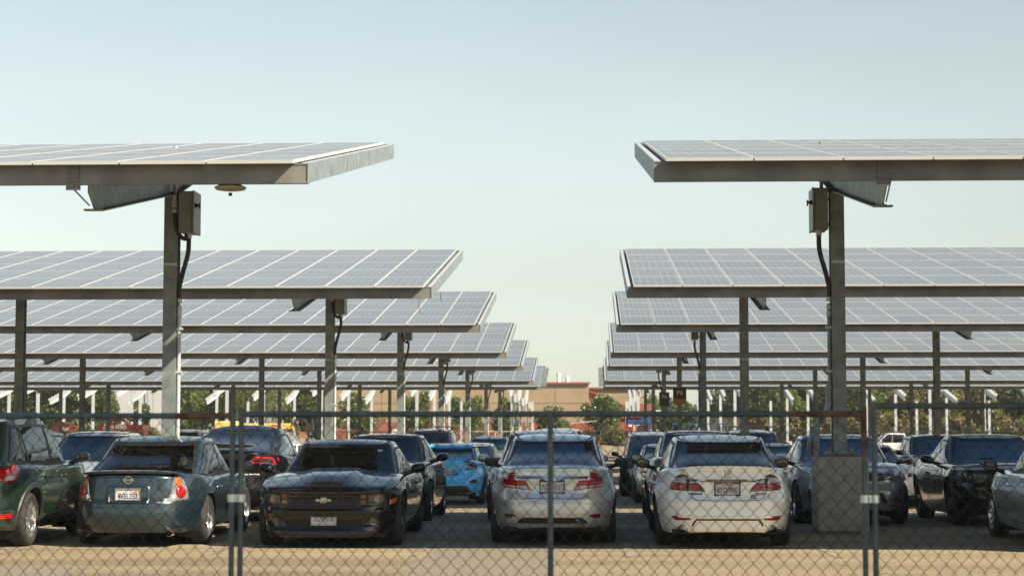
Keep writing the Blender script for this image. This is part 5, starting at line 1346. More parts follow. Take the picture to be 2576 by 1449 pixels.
SUV = dict(L=4.75, W=1.90, H=1.74, wb=2.75, fo=.93, clr=.22, r=.37, R=.42, crown=.02, nr=5, nf=5, ng=6,
    top=[(-2.37, 1.1), (-2.28, 1.14), (-1.5, 1.12), (0, 1.08), (1.1, 1.08), (1.3, 1.10), (1.9, 1.02), (2.2, .92), (2.37, .84)],
    side=[(.2, .09), (.35, .03), (.6, .0), (.85, .0), (1.0, .02), (1.2, .05)], rear=[(.2, .12), (.35, .03), (.5, .0), (.6, .03), (.7, .06), (1.15, .10)], front=[(.1, .15), (.3, .02), (.5, .0), (.8, .02), (.95, .08), (1.1, .2)],
    gb=(-2.26, 1.25), gt=(-1.85, .45), gw=(.84, .66), groof=.03, mf=.26, mr=.3, cpil=-1.3, bpil=0, v1=.86, wr=.82, rv=(.1, .9), gcrown=.06)
VAN = {**SUV, **dict(L=5.0, W=1.96, H=1.66, gb=(-2.35, 1.55), gt=(-2.1, .55), wb=3.0, ww=.93, top=[(-2.5, 1.02), (-2.4, 1.06), (0, 1.04), (1.3, 1.04), (1.6, 1.05), (2.1, .95), (2.4, .8), (2.5, .75)])}
far('grey compact saloon seen from behind with one red lamp visible, before the dark minivan', 'car', 1.84, 45.4, 'away', P_SILV, H=1.41, rear=SED['rear'])
far('dark minivan facing the camera behind the grey compact, left of the white saloon', 'car', 1.72, 51.0, 'camera', P_DKGREY, VAN, H=1.69)
far('pale blue-grey saloon facing the camera just beyond the bright blue hatchback', 'car', -3.36, 52.0, 'camera', P_SBLUE, H=1.38)
far('pale silver saloon with dark rear glass, second beyond the bright blue hatchback', 'car', -3.38, 62.0, 'away', P_SILV, H=1.49)
def fin_rack(s):
    for sg in (-1, 1):
        g = MB(); g.tube([(sg*.60, -1.5, s.H-.02), (sg*.60, -1.4, s.H+.07), (sg*.58, .1, s.H+.07), (sg*.57, .25, s.H-.02)], .02, BLACK, 6); g.build('roof_rail', s.root)
    g = MB(); g.tube([(-.60, .05, s.H+.07), (.60, .05, s.H+.07)], .02, BLACK, 6); g.build('roof_rack_bar', s.root)
far('black off-roader facing the camera with a roof rack, beyond the black saloon', 'car', -5.78, 67.5, 'camera', P_DKBLUE, SUV, finish=fin_rack, see=SEED)
far('black off-roader seen from behind over the roof of the silver saloon', 'car', -.93, 51.0, 'away', P_BLACK, SUV, H=1.80)
far('plum-black saloon seen from behind with a roof fin, right of the white saloon', 'car', 4.22, 44.8, 'away', paint('plum black paint', (.03, .024, .027), .5, .3, .3), H=1.42, finish=lambda s: s.fin())
far('dark grey off-roader seen from behind, over the roof of the white saloon', 'car', 4.30, 51.6, 'away', P_DKGREY, SUV, H=1.76, finish=fin_rack)
def fin_must(s):
    s.dec('grille', 'front', [(-.55, .60), (.55, .60), (.50, .76), (-.50, .76)], SHUT, .004); s.lamp('headlight', 'front', [(.62, .66), (.64, .74), (.88, .78), (.90, .70)], SMOKE)
    for sg in (-1, 1): g = MB(); g.box((sg*.40, 1.45, .985), (.30, .10, .015), SHUT, bev=.004); g.build('hood_vent', s.root)
far('white sports coupe facing the camera between the blue-grey saloon and the black coupe', 'car', 6.42, 43.2, 'camera', P_WHITE, L=4.78, W=1.91, H=1.40, wb=2.72, doors=2, bpil=-.4, gb=(-1.75, .85), gt=(-.8, .05), gw=(.80, .56), r=.345, finish=fin_must, haslf=True,
    top=[(-2.39, 1.02), (-2.2, 1.05), (-1.5, 1.04), (0, .97), (.9, .97), (1.5, .96), (2.1, .88), (2.39, .78)], crown=.04, mr=.5, paint=P_WHITE) if False else far('white sports coupe facing the camera between the blue-grey saloon and the black coupe', 'car', 6.42, 43.2, 'camera', P_WHITE,
    dict(L=4.78, W=1.91, H=1.40, wb=2.72, doors=2, bpil=-.4, gb=(-1.75, .85), gt=(-.8, .05), gw=(.80, .56), r=.345, finish=fin_must, haslf=True, crown=.04, mr=.5,
    top=[(-2.39, 1.02), (-2.2, 1.05), (-1.5, 1.04), (0, .97), (.9, .97), (1.5, .96), (2.1, .88), (2.39, .78)]))
def bed(s):
    g = MB(); y0, y1 = -s.L/2+.12, s.gb[0]-.1; g.box((0, (y0+y1)/2, s.zs(-2)+.01), (s.W-.30, y1-y0, .03), SHUT)
    for sg in (-1, 1): g.box((sg*(s.W/2-.10), (y0+y1)/2, s.zs(-2)+.03), (.12, y1-y0+.1, .05), BLACK, bev=.01)
    g.build('cargo_bed', s.root)
PICK = {**SUV, **dict(L=5.7, W=2.0, H=1.72, wb=3.6, fo=.98, r=.40, R=.46, gb=(-.95, 1.55), gt=(-.75, .75), gw=(.88, .72), cpil=None, bpil=.35, finish=bed, mf=.26, mr=.16, groof=.02,
    top=[(-2.85, 1.12), (-2.8, 1.14), (-1, 1.14), (0, 1.10), (1.3, 1.10), (1.55, 1.14), (2.5, 1.10), (2.8, 1.02), (2.85, 1.0)], rr=.04)}
far('black crew cab pickup facing the camera behind the white sports coupe', 'pickup', 9.15, 49.5, 'camera', P_DKBLUE, PICK, H=1.64, L=5.4)
pk = far('white crew cab pickup parked side-on beyond the far fence', 'pickup', 24.3, 150, 'camera', paint('plain white paint', (.78, .78, .76), 0, .35, .1), PICK, H=1.86)
pk.root.rotation_euler = (0, 0, R(90)); pk.root.location = (at(2249, 146), 146, -.12)
far('white off-roader seen from behind by the near left column', 'car', at(462, 79), 78.5, 'away', P_WHITE, SUV, H=1.74, finish=lambda s: s.fin())
far('dark green off-roader showing only its roof corner above the green crossover bonnet', 'car', -14.35, 47, 'away', P_GREEN, SUV, H=1.75)
far('white saloon barely visible between the black fastback and the black coupe', 'car', at(750, 47)-.75, 46.5, 'away', P_WHITE, H=1.45)
# ------------------------------------------------------------------ buildings
def stucco(name, c1, c2):
    return mat(name, c1, .9, noise=(.9, c2, .3, .7), bump=(14, .25))
TANW = stucco('tan stucco', (.235, .175, .105), (.28, .21, .13)); JOINT = mat('stucco joint', (.20, .13, .07), .9)
REDT = mat('red metal trim', (.24, .055, .03), .6); REDR = mat('red roof metal', (.27, .10, .065), .7)
def brick(name):
    m = mat(name, (.22, .06, .035), .9); n = m.node_tree; b = n.nodes['Principled BSDF']; tc = n.nodes.new('ShaderNodeTexCoord'); mp = n.nodes.new('ShaderNodeMapping'); mp.inputs['Rotation'].default_value = (R(90), 0, 0)
    k = n.nodes.new('ShaderNodeTexBrick'); k.inputs['Scale'].default_value = 2.2; k.inputs['Color1'].default_value = (.25, .07, .035, 1); k.inputs['Color2'].default_value = (.17, .045, .028, 1); k.inputs['Mortar'].default_value = (.20, .13, .10, 1); k.inputs['Mortar Size'].default_value = .02
    n.links.new(tc.outputs['Object'], mp.inputs[0]); n.links.new(mp.outputs[0], k.inputs[0]); n.links.new(k.outputs[0], b.inputs['Base Color']); return m
BRK = brick('red brick')
def wall_block(root, x0, x1, y, z0, z1, depth, m, name='wall'):
    g = MB(); g.box(((x0+x1)/2, y+depth/2, (z0+z1)/2), (x1-x0, depth, z1-z0), m); o = g.build(name, root); return o
BY = 226.0
def px(p): return at(p, BY)
def pz(y): return HZ+(1098-y)*BY/FPX
root = empty('school_building', (0, 0, 0)); tag(root, 'long tan stucco hall with red roof trim and a brick foot behind the trees', 'building')
xa, xb = px(832), px(1481)
wall_block(root, xa, xb, BY, pz(1062), pz(966), 30, TANW)
o = wall_block(root, xa-.02, xb+.02, BY-.15, -.2, pz(1062), 30, BRK, 'brick_base')
g = MB(); g.box(((xa+xb)/2, BY-.1, pz(964)), (xb-xa+.4, .5, .22), REDT); g.build('roof_trim', root)
g = MB()
for p_ in (1037, 1122, 1224, 1397, 960): g.box((px(p_), BY-.012, (pz(1062)+pz(966))/2), (.07, .02, pz(966)-pz(1062)), JOINT)
g.box(((xa+xb)/2, BY-.02, pz(1014)), (xb-xa, .03, .07), JOINT); g.build('wall_joints', root)
g = MB(); v0, v1 = px(1195), px(1232)
g.box(((v0+v1)/2, BY-.03, pz(1033)), (v1-v0, .08, 1.15), mat('louvre dark', (.10, .05, .03), .7))
for k in range(7): g.box(((v0+v1)/2, BY-.10, pz(1033)-.48+k*.16), (v1-v0, .06, .07), mat('louvre slat', (.24, .15, .09), .6))
g.build('louvre_vent', root)
VP = mat('vent pipe white', (.62, .62, .60), .5)
for p_, t_, w_ in ((1404, 937, .42), (1426, 945, .42)):
    g = MB(); g.lathe([(0, w_/2), (pz(t_)-pz(966)-.25, w_/2), (pz(t_)-pz(966)-.25, w_*.62), (pz(t_)-pz(966), w_*.62), (pz(t_)-pz(966), 0)], VP, 14, 'z', (px(p_), BY+4, pz(966))); g.build('vent_pipe', root, smooth=40)
g = MB(); g.tube([(px(1372), BY+5, pz(966)), (px(1372), BY+5, pz(946))], .07, VP, 6); g.tube([(px(1366), BY+5, pz(948)), (px(1374), BY+5, pz(948))], .05, VP, 5); g.build('roof_mast', root)
# lower wing with the sloping red roof
root = empty('classroom_building', (0, 0, 0)); tag(root, 'lower tan building with red sloping roof and brick end, right of the tall hall', 'building')
Y2 = 240.0; q = lambda p_: at(p_, Y2); h = lambda y: HZ+(1098-y)*Y2/FPX
wall_block(root, q(1476), q(1618), Y2, -.2, h(978), 20, TANW)
g = MB(); g.box(((q(1476)+q(1618))/2, Y2-.1, h(977)), (q(1618)-q(1476)+.2, .5, .22), REDT); g.build('roof_trim', root)
Y3 = 232.0; q3 = lambda p_: at(p_, Y3); h3 = lambda y: HZ+(1098-y)*Y3/FPX
g = MB(); g.prism([(q3(1478), h3(981)), (q3(1632), h3(1044)), (q3(1632), h3(1047.5)), (q3(1478), h3(984.5))], Y3-.6, Y3+4, REDT); g.prism([(q3(1480), h3(984)), (q3(1630), h3(1046)), (q3(1630), h3(1052)), (q3(1480), h3(1052))], Y3-.2, Y3+3.8, REDR); g.build('sloping_roof', root)
g = MB(); g.box(((q3(1480)+q3(1630))/2, Y3+1.9, (h3(1052)-.2)/2), (q3(1630)-q3(1480), 3.6, h3(1052)+.2), BRK); g.build('brick_wall', root)
g = MB(); g.box(((q3(1600)+q3(1645))/2, Y3+8, (h3(1014)-.2)/2), (q3(1645)-q3(1600), 5, h3(1014)+.2), BRK); g.build('brick_end', root)
g = MB()
for k in range(14):
    t = k/13; x = q3(1480)+(q3(1630)-q3(1480))*t; z = h3(984)+(h3(1046)-h3(984))*t; g.box((x, Y3-.24, (z+h3(1052))/2), (.05, .05, max(.05, z-h3(1052))), REDT)
g.build('roof_seams', root)
g = MB(); g.tube([(at(1517, Y2), Y2+3, h(978)), (at(1517, Y2), Y2+3, h(955))], .06, VP, 5); g.build('roof_mast', root)
# pale warehouse on the left and low cream buildings on the right
root = empty('warehouse', (0, 0, 0)); tag(root, 'large pale grey warehouse wall behind the left trees', 'building')
Y4 = 262.0; a, b_ = at(150, Y4), at(432, Y4); GW = stucco('pale grey panel', (.36, .36, .35), (.40, .40, .39))
wall_block(root, a, b_, Y4, -.2, 11.5, 30, GW)
g = MB()
for k in range(1, 6): g.box((a+(b_-a)*k/6, Y4-.02, 5.6), (.08, .03, 11.6), mat('panel joint grey', (.33, .33, .32), .9))
g.box(((a+b_)/2, Y4-.05, 11.5), (b_-a+.3, .3, .3), GALV); g.build('wall_joints', root)
g = MB(); g.tube([(at(371, Y4), Y4-.3, 0), (at(371, Y4), Y4-.3, 8.5), (at(371, Y4)+.6, Y4-.8, 9.4)], .07, GALV, 5); g.build('downpipe', root)
root = empty('cream_building', (0, 0, 0)); tag(root, 'low cream walled building with a white pipe along its roof, right of the brick wing', 'building')
Y5 = 236.0; CRW = stucco('cream stucco', (.40, .34, .24), (.45, .385, .28)); z5 = lambda y: HZ+(1098-y)*Y5/FPX
wall_block(root, at(1628, Y5), at(1878, Y5), Y5, -.2, z5(1051), 14, CRW)
g = MB(); g.box(((at(1628, Y5)+at(1878, Y5))/2, Y5-.05, z5(1051)), (at(1878, Y5)-at(1628, Y5)+.3, .4, .16), GALV); g.build('roof_trim', root)
g = MB(); g.tube([(at(1803, Y5), Y5-1, z5(1041)), (at(1850, Y5), Y5-1, z5(1041))], .22, VP, 10); g.build('roof_pipe', root)
g = MB(); g.box((at(1661, Y5), Y5-1, z5(1042)), (1.3, 1, .9), VP, bev=.1); g.build('roof_unit', root)
g = MB(); g.box((at(1700, Y5), Y5-.03, z5(1078)), (1.0, .06, 2.1), GALV); g.build('door', root)
# ------------------------------------------------------------------ trees
def leafmat(name, c1, c2, tr=.25):
    if name in MATS: return MATS[name]
    m = mat(name, c1, .55, spec=.35); n = m.node_tree; b = n.nodes['Principled BSDF']
    g = n.nodes.new('ShaderNodeNewGeometry'); r = n.nodes.new('ShaderNodeValToRGB'); r.color_ramp.elements[0].color = (*c1, 1); r.color_ramp.elements[1].color = (*c2, 1)
    n.links.new(g.outputs['Random Per Island'], r.inputs[0]); n.links.new(r.outputs[0], b.inputs['Base Color'])
    t = n.nodes.new('ShaderNodeBsdfTranslucent'); n.links.new(r.outputs[0], t.inputs[0]); mx = n.nodes.new('ShaderNodeMixShader'); mx.inputs[0].default_value = tr
    o = n.nodes['Material Output']; n.links.new(b.outputs[0], mx.inputs[1]); n.links.new(t.outputs[0], mx.inputs[2]); n.links.new(mx.outputs[0], o.inputs[0]); return m
BARK = mat('tree bark', (.085, .062, .042), .9, noise=(6, (.14, .11, .08), .35, .7))
L_DARK = leafmat('dark foliage', (.022, .042, .009), (.085, .115, .02)); L_MAG = leafmat('magnolia foliage', (.025, .055, .012), (.12, .16, .03)); L_BR = leafmat('bright foliage', (.035, .075, .012), (.15, .19, .03))
L_OLV = leafmat('olive foliage', (.06, .065, .022), (.20, .17, .055)); L_WIL = leafmat('willow foliage', (.06, .085, .022), (.20, .22, .07)); L_PINK = leafmat('pink blossom', (.35, .16, .14), (.55, .32, .26)); L_CRM = leafmat('cream flower', (.42, .40, .24), (.62, .58, .38))
def leaves(g, pts, size, m, droop=0, asp=.55):
    n = len(pts); nrm = rng.normal(size=(n, 3)); nrm /= np.linalg.norm(nrm, axis=1)[:, None]; up = rng.normal(size=(n, 3)); up[:, 2] -= droop
    t = np.cross(nrm, up); t /= np.linalg.norm(t, axis=1)[:, None]+1e-9; b = np.cross(nrm, t); s = size*rng.uniform(.6, 1.3, (n, 1))
    P0 = pts-b*s; P1 = pts+t*s*asp; P2 = pts+b*s; P3 = pts-t*s*asp
    V = np.stack([P0, P1, P2, P3], 1).reshape(-1, 3); k = len(g.v); i = g.mi(m)
    g.v.extend(map(tuple, V.tolist())); g.f.extend([(k+4*j, k+4*j+1, k+4*j+2, k+4*j+3) for j in range(n)]); g.m.extend([i]*n)
def crown_pts(n, rx, rz, zc, nb, spread=.36, seed=0, flat=1.0):
    r_ = np.random.default_rng(seed); out = []; cs = []
    for k in range(nb):
        d = r_.normal(size=3); d /= np.linalg.norm(d); q = r_.uniform(.35, .95); cs.append((d[0]*rx*q, d[1]*rx*q, zc+d[2]*rz*q*flat))
    per = n//nb
    for c in cs:
        rad = spread*rx*r_.uniform(.6, 1.25); d = r_.normal(size=(per, 3)); d /= np.linalg.norm(d, axis=1)[:, None]; q = r_.uniform(.45, 1, (per, 1))**.6
        out.append(np.array(c)+d*q*rad*np.array([1, 1, .8]))
    return np.concatenate(out), cs
TREEM = {}
def tree_mesh(kind, var):
    if (kind, var) in TREEM: return TREEM[(kind, var)]
    seed = 31*var+len(kind); r_ = np.random.default_rng(seed+500)
    spec = {'magnolia': (7000, 2.7, 3.5, 4.7, 34, .19, L_MAG), 'broad': (9000, 3.8, 4.4, 5.6, 40, .24, L_DARK), 'bright': (8000, 3.3, 4.0, 4.9, 36, .21, L_BR), 'bush': (4200, 1.9, 1.4, 1.6, 22, .15, L_OLV), 'olive': (8000, 3.0, 3.4, 3.9, 36, .20, L_OLV), 'willow': (0, 3.4, 3.4, 5.5, 0, .1, L_WIL)}[kind]
    n, rx, rz, zc, nb, sz, m = spec; g = MB()
    if kind == 'willow':
        cs = []
        for k in range(230):
            a = r_.uniform(0, 2*math.pi); q = rx*math.sqrt(r_.uniform(.02, 1)); x, y = q*math.cos(a), q*math.sin(a); z1 = 8.6-.28*q*q*.6+r_.uniform(-.6, .6); ln = r_.uniform(2.2, 5.2); nn = int(ln*9)
            tz = np.linspace(0, ln, nn); P = np.stack([x+.1*np.sin(tz*1.3+k)+r_.normal(size=nn)*.06, y+r_.normal(size=nn)*.06, z1-tz], 1); P = P[P[:, 2] > .5]; leaves(g, P, .16, m, 3, .28)
            if k % 24 == 0: cs.append((x*.7, y*.7, z1-.5))
    else:
        P, cs = crown_pts(n, rx, rz, zc, nb, .40, seed, 1.0); P = P[P[:, 2] > .35]; leaves(g, P, sz, m)
        if kind == 'magnolia':
            idx = r_.choice(len(P), 260, replace=False); leaves(g, P[idx]*1.02, .15, L_CRM, 0, .8)
        if kind == 'bush' and var % 2 == 0:
            top = P[P[:, 2] > np.quantile(P[:, 2], .72)]; idx = r_.choice(len(top), 300, replace=False); leaves(g, top[idx], .11, L_PINK, 0, .8)
    co = g.build('crown'); cm = co.data; bpy.data.objects.remove(co)
    g = MB(); hT = zc*.95; r0 = .20 if kind != 'bush' else .07
    g.tube([(0, 0, -.1), (.06, .02, hT*.35), (-.04, .05, hT*.7), (.02, 0, hT)], [r0*1.25, r0, r0*.75, r0*.4], BARK, 9)
    for c in cs[:14]: 
        z0 = max(.4, c[2]*.45); g.tube([(0, 0, z0), (c[0]*.45, c[1]*.45, z0+(c[2]-z0)*.65), c], [r0*.5, r0*.3, .02], BARK, 6)
    to = g.build('trunk', smooth=50); tm = to.data; bpy.data.objects.remove(to); TREEM[(kind, var)] = (cm, tm); return cm, tm
def tree(kind, var, p_, Y, h_, w, label, group, name='tree'):
    cm, tm = tree_mesh(kind, var); base = {'magnolia': (8.2, 6.4), 'broad': (10.2, 8.6), 'bright': (9.2, 7.6), 'bush': (3.2, 4.4), 'olive': (7.6, 7.0), 'willow': (8.8, 7.2)}[kind]
    root = empty(name, (at(p_, Y), Y, 0), rng.uniform(0, 6.28)); root.scale = (w/base[1], w/base[1], h_/base[0])
    tag(root, label, 'tree' if name != 'shrub' else 'shrub', group); newinst('crown', cm, root); newinst('trunk', tm, root)
H_ = lambda y, Y: HZ+(1098-y)*Y/FPX
GM = 'magnolia trees in front of the tan hall'
for k, (p_, y, w, nm) in enumerate(((904, 984, 5.6, 'left end of the tan wall'), (1049, 984, 5.0, 'tan wall right of the tall grey column'), (1176, 988, 4.8, 'tan wall left of the louvre vent'), (1273, 995, 4.0, 'row of end posts of the left canopies'), (1387, 1020, 4.2, 'open tan wall below the sky gap, smallest one'), (1519, 982, 5.2, 'corner of the tan hall, round and fullest'))):
    tree('magnolia', k % 3, p_, 213 if k != 5 else 219, H_(y, 213)*1.03, w, f'cream-flowered magnolia before the {nm}', GM)
tree('magnolia', 1, 1738, 214, H_(1010, 214), 6.2, 'cream-flowered magnolia in shade to the right of the P6 signs', GM)
tree('magnolia', 2, 1685, 222, H_(1030, 222), 4.5, 'leafy magnolia directly behind the lower P6 sign', GM)
GB = 'broad trees behind the building site'
LB = [('broad', 10, 225, 13, 9, 'dark broad tree at the far left edge'), ('broad', 88, 232, 14, 9.5, 'dark broad tree right of the leftmost dark column'), ('broad', 165, 226, 12.5, 8.5, 'dark broad tree above the red drilling machine'), ('broad', 243, 229, 10.5, 5.2, 'dark broad tree left of the pale warehouse wall'), ('magnolia', 352, 236, 6.2, 3.4, 'small rounded tree standing alone before the pale warehouse'), ('bright', 246, 218, 3.4, 4.2, 'yellow-green low tree beneath the dark crown by the warehouse'),
    ('bright', 482, 228, 9.5, 6.2, 'bright green tree just right of the near left column'), ('broad', 545, 232, 11, 7.5, 'dark tree between the bright green tree and the willow'), ('bright', 598, 226, 9, 5.5, 'green tree left of the willow'), ('willow', 662, 224, 9.6, 7.8, 'weeping willow with hanging pale strands'), ('willow', 716, 230, 9.4, 6.4, 'second weeping willow partly behind the second column'), ('broad', 772, 228, 9.5, 6.4, 'dark tree between the willows and the tan hall'), ('broad', 822, 232, 9.0, 5.0, 'dark tree touching the left end of the tan hall')]
for k, (kd, p_, Y, h_, w, nm) in enumerate(LB): tree(kd, k % 3, p_, Y, h_, w, nm, GB)
RB = [('bright', 1642, 262, 8.3, 4.0, 'pointed green tree beyond the brick end wall'), ('broad', 1700, 270, 7.0, 6, 'distant dark tree above the lower P6 sign'), ('broad', 1800, 250, 8.0, 6.5, 'green tree above the cream building'), ('broad', 1862, 247, 7.8, 6, 'dark tree at the right end of the cream building'),
    ('broad', 1925, 236, 12, 9, 'first big dark tree right of the cream building'), ('bright', 1965, 228, 8.5, 6, 'mottled yellow-green tree before the first big dark tree'), ('broad', 2020, 238, 13, 10, 'second big dark tree right of the cream building'), ('broad', 2110, 234, 13, 10, 'big dark tree behind the near right column'), ('bright', 2190, 228, 8.5, 6.5, 'bright green tree at the right panel of the front fence'), ('broad', 2235, 240, 13, 10, 'big dark tree over the white pickup'), ('olive', 2290, 228, 7.8, 7, 'olive coloured tree over the black pickup'), ('broad', 2330, 242, 12, 9, 'dark tree behind the olive coloured tree'),
    ('olive', 2375, 229, 8.6, 7.5, 'pale olive tree behind the dark far column'), ('broad', 2425, 238, 12.5, 9, 'dark tree right of the pale olive tree'), ('olive', 2465, 230, 8.0, 7, 'olive tree over the black muscle coupe'), ('bright', 2515, 236, 11.5, 9, 'yellow-green tree near the right edge'), ('broad', 2570, 232, 12, 9, 'dark tree at the right edge of the view')]
for k, (kd, p_, Y, h_, w, nm) in enumerate(RB): tree(kd, (k+1) % 3, p_, Y, h_, w, nm, GB)
GS = 'flowering shrubs along the far edge of the site'
for k, (p_, y, w, nm) in enumerate(((1880, 1052, 5, 'right end of the cream building'), (1924, 1050, 5, 'slim bare post'), (1992, 1036, 5.4, 'right of the bare post, pink topped'), (2050, 1026, 6, 'tallest pink-topped, left of the near right column'), (2108, 1034, 5, 'behind the near right column'), (2160, 1040, 5.5, 'by the rusty fence post'), (2262, 1045, 6, 'above the white pickup'), (2330, 1040, 6, 'above the black pickup'), (2420, 1050, 6, 'above the black muscle coupe'), (2500, 1050, 6, 'near the right edge'), (2560, 1046, 6, 'at the right edge'))):
    tree('bush', k, p_, 218, H_(y, 218), w, f'olive shrub {nm}', GS, 'shrub')
for k, (p_, y, w, nm) in enumerate(((1100, 1075, 2.6, 'under the dark roof-racked car'), (1545, 1078, 4.5, 'bright low one right of the orange lift'), (375, 1062, 3, 'reddish one beside the big trencher'), (1195, 1080, 3, 'at the foot of the brick base'))):
    tree('bush', k*2 if k == 2 else 1, p_, 196, H_(y, 196), w, f'small shrub {nm}', GS, 'shrub')

# ------------------------------------------------------------------ site machines
MRED = mat('machine shaded red', (.055, .009, .006), .5, noise=(2, (.09, .014, .01), .35, .7)); MOR = mat('machine orange', (.20, .06, .02), .5); MYE = mat('machine yellow', (.62, .42, .12), .5, noise=(2, (.70, .50, .18), .3, .7)); MBL = mat('machine blue', (.02, .06, .16), .5); MDK = mat('machine dark', (.02, .02, .02), .6); MWH = mat('off white letters', (.36, .33, .27), .5); OR2 = mat('orange red paint', (.26, .06, .03), .6)  # machine red is darkened to stand in for shade
MY = 144.0; mx_ = lambda p_: at(p_, MY); mz = lambda y: HZ+(1098-y)*MY/FPX
def wheel_m(root, x, y, r_, w=.4):
    g = MB(); g.lathe([(-w/2, r_*.5), (-w/2, r_*.92), (-w/2+.06, r_), (w/2-.06, r_), (w/2, r_*.92), (w/2, r_*.5)], RUBBER, 20, 'y', (x, y, r_)); g.lathe([(-w/2+.04, 0), (-w/2+.02, r_*.5)], MYE, 14, 'y', (x, y, r_)); g.build('wheel', root, smooth=40)
root = empty('trencher', (0, 0, 0)); tag(root, 'big shade-darkened red trencher with pale slanted maker lettering behind the far fence', 'trencher')
x0, x1 = mx_(247), mx_(372)
g = MB(); g.prism([(x0, .7), (x1-.4, .7), (x1, 1.2), (x1-.3, mz(1068)), (x0+.6, mz(1068)), (x0, mz(1074))], MY-.7, MY+.7, MRED); g.build('body', root)
g = MB(); g.prism([(mx_(258), mz(1072)), (mx_(300), mz(1066)), (mx_(300), mz(1060)), (mx_(262), mz(1063))], MY-.6, MY+.6, MRED); g.build('hood', root)
g = MB(); g.box(((mx_(232)+mx_(340))/2, MY, mz(1056)), (mx_(340)-mx_(232), .5, .22), MDK); g.prism([(mx_(282), mz(1057)), (mx_(310), mz(1057)), (mx_(302), mz(1047)), (mx_(292), mz(1048))], MY-.3, MY+.3, MRED); g.build('boom', root)
g = MB()
for p_ in (306, 332, 350): g.tube([(mx_(p_)+.35*math.cos(a), MY-.4, mz(1068)+.42*math.sin(a)) for a in [math.pi*k/8 for k in range(9)]], .05, MDK, 6)
g.tube([(mx_(318), MY-.5, mz(1055)), (mx_(328), MY-.5, mz(1062)), (mx_(326), MY-.5, mz(1075))], .12, MOR, 6); g.build('hydraulic_hoses', root)
text('Ditch Witch', .52, MWH, 'lettering', root, ((mx_(265)+mx_(323))/2, MY-.72, mz(1078)+.12), shear=.3, width=mx_(323)-mx_(265), bold=.01)
for x in (x0+.9, x1-1.2): wheel_m(root, x, MY-.5, .55)
root = empty('drilling_machine', (0, 0, 0)); tag(root, 'low shade-darkened red drilling unit with an orange box end, left of the big trencher', 'drilling unit')
g = MB(); g.prism([(mx_(136), .5), (mx_(180), .5), (mx_(180), mz(1068)), (mx_(168), mz(1062)), (mx_(150), mz(1060)), (mx_(137), mz(1066))], MY-.6, MY+.6, MRED); g.build('body', root)
g = MB(); g.box((mx_(190), MY, (mz(1070)+.5)/2), (mx_(200)-mx_(180), 1.1, mz(1070)-.5), MOR); g.box((mx_(188), MY-.57, mz(1076)), (.3, .03, .12), MDK); g.build('engine_box', root)
text('FX60', .34, MWH, 'lettering', root, (mx_(165), MY-.62, mz(1079)), shear=.3, bold=.008)
for x in (mx_(145), mx_(192)): wheel_m(root, x, MY-.4, .42, .3)
root = empty('cream_crate', (0, 0, 0)); tag(root, 'weathered pale box standing between the red drilling unit and the trencher', 'box')
g = MB(); g.box((mx_(224), MY+.4, .95), (1.0, 1, 1.9), mat('weathered board', (.24, .20, .15), .9), bev=.03); g.box((mx_(224), MY+.4, 1.93), (1.1, 1.1, .06), MDK); g.build('crate', root)
root = empty('boom_lift', (0, 0, 0)); tag(root, 'yellow boom lift with folded boom and red initials beyond the fence', 'boom lift')
g = MB(); g.box(((mx_(541)+mx_(600))/2, MY, (mz(1059)+mz(1081))/2), (mx_(600)-mx_(541), .9, mz(1059)-mz(1081)), MYE, bev=.08); g.box(((mx_(600)+mx_(742))/2, MY, (mz(1061)+mz(1080))/2-.05), (mx_(742)-mx_(600), .5, mz(1061)-mz(1076)), MYE, bev=.05); g.build('boom', root)
g = MB(); g.prism([(mx_(735), mz(1075)), (mx_(742), mz(1058)), (mx_(748), mz(1060)), (mx_(757), mz(1083)), (mx_(757), mz(1088)), (mx_(749), mz(1088))], MY-.35, MY+.35, MYE); g.tube([(mx_(744), MY-.4, mz(1060)), (mx_(750), MY-.4, mz(1068)), (mx_(754), MY-.4, mz(1082))], .1, MDK, 6); g.build('jib', root)
g = MB()
for p_ in (751, 762):
    g.lathe([(-.2, .28), (.2, .28), (.2, .14), (-.2, .14), (-.2, .28)], MDK, 16, 'y', (mx_(p_), MY-.2, mz(1062)))
g.tube([(mx_(758), MY, mz(1062)), (mx_(758), MY, mz(1085))], .06, MDK, 6); g.tube([(mx_(770), MY, mz(1072)), (mx_(770), MY, mz(1100))], .06, MYE, 6); g.box((mx_(770), MY, mz(1072)), (1.1, .8, .5), MDK); g.box((mx_(762), MY, mz(1092)), (.6, .6, .5), mat('cardboard brown', (.30, .17, .09), .8)); g.build('basket', root)
g = MB(); g.box((mx_(640), MY, .95), (3.0, 1.9, .7), MYE, bev=.12); g.box((mx_(640), MY, 1.45), (1.2, 1.2, .6), MDK, bev=.08); g.build('chassis', root)
for x in (mx_(640)-1.1, mx_(640)+1.1): wheel_m(root, x, MY-.95, .5)
text('BHC', .30, mat('red initials', (.6, .05, .03), .5), 'lettering', root, (mx_(694), MY-.27, mz(1071)), bold=.006)
root = empty('material_handler', (0, 0, 0)); tag(root, 'orange-red wheeled lift frame in front of the brick wall', 'lift')
g = MB()
for p_ in (1446, 1462, 1485, 1507): g.box((mx_(p_), MY, 1.1), (.14, .14, 2.1 if p_ > 1450 else 1.6), OR2)
for z_ in (2.1, 1.75, 1.2): g.box((mx_(1477), MY, z_), (mx_(1507)-mx_(1446), .1, .1), OR2)
g.build('frame', root)
g = MB(); g.prism([(mx_(1435), mz(1066)), (mx_(1500), mz(1060)), (mx_(1500), mz(1058)), (mx_(1435), mz(1064))], MY-.2, MY+.2, mat('pale beam', (.5, .46, .38), .6)); g.build('arm', root)
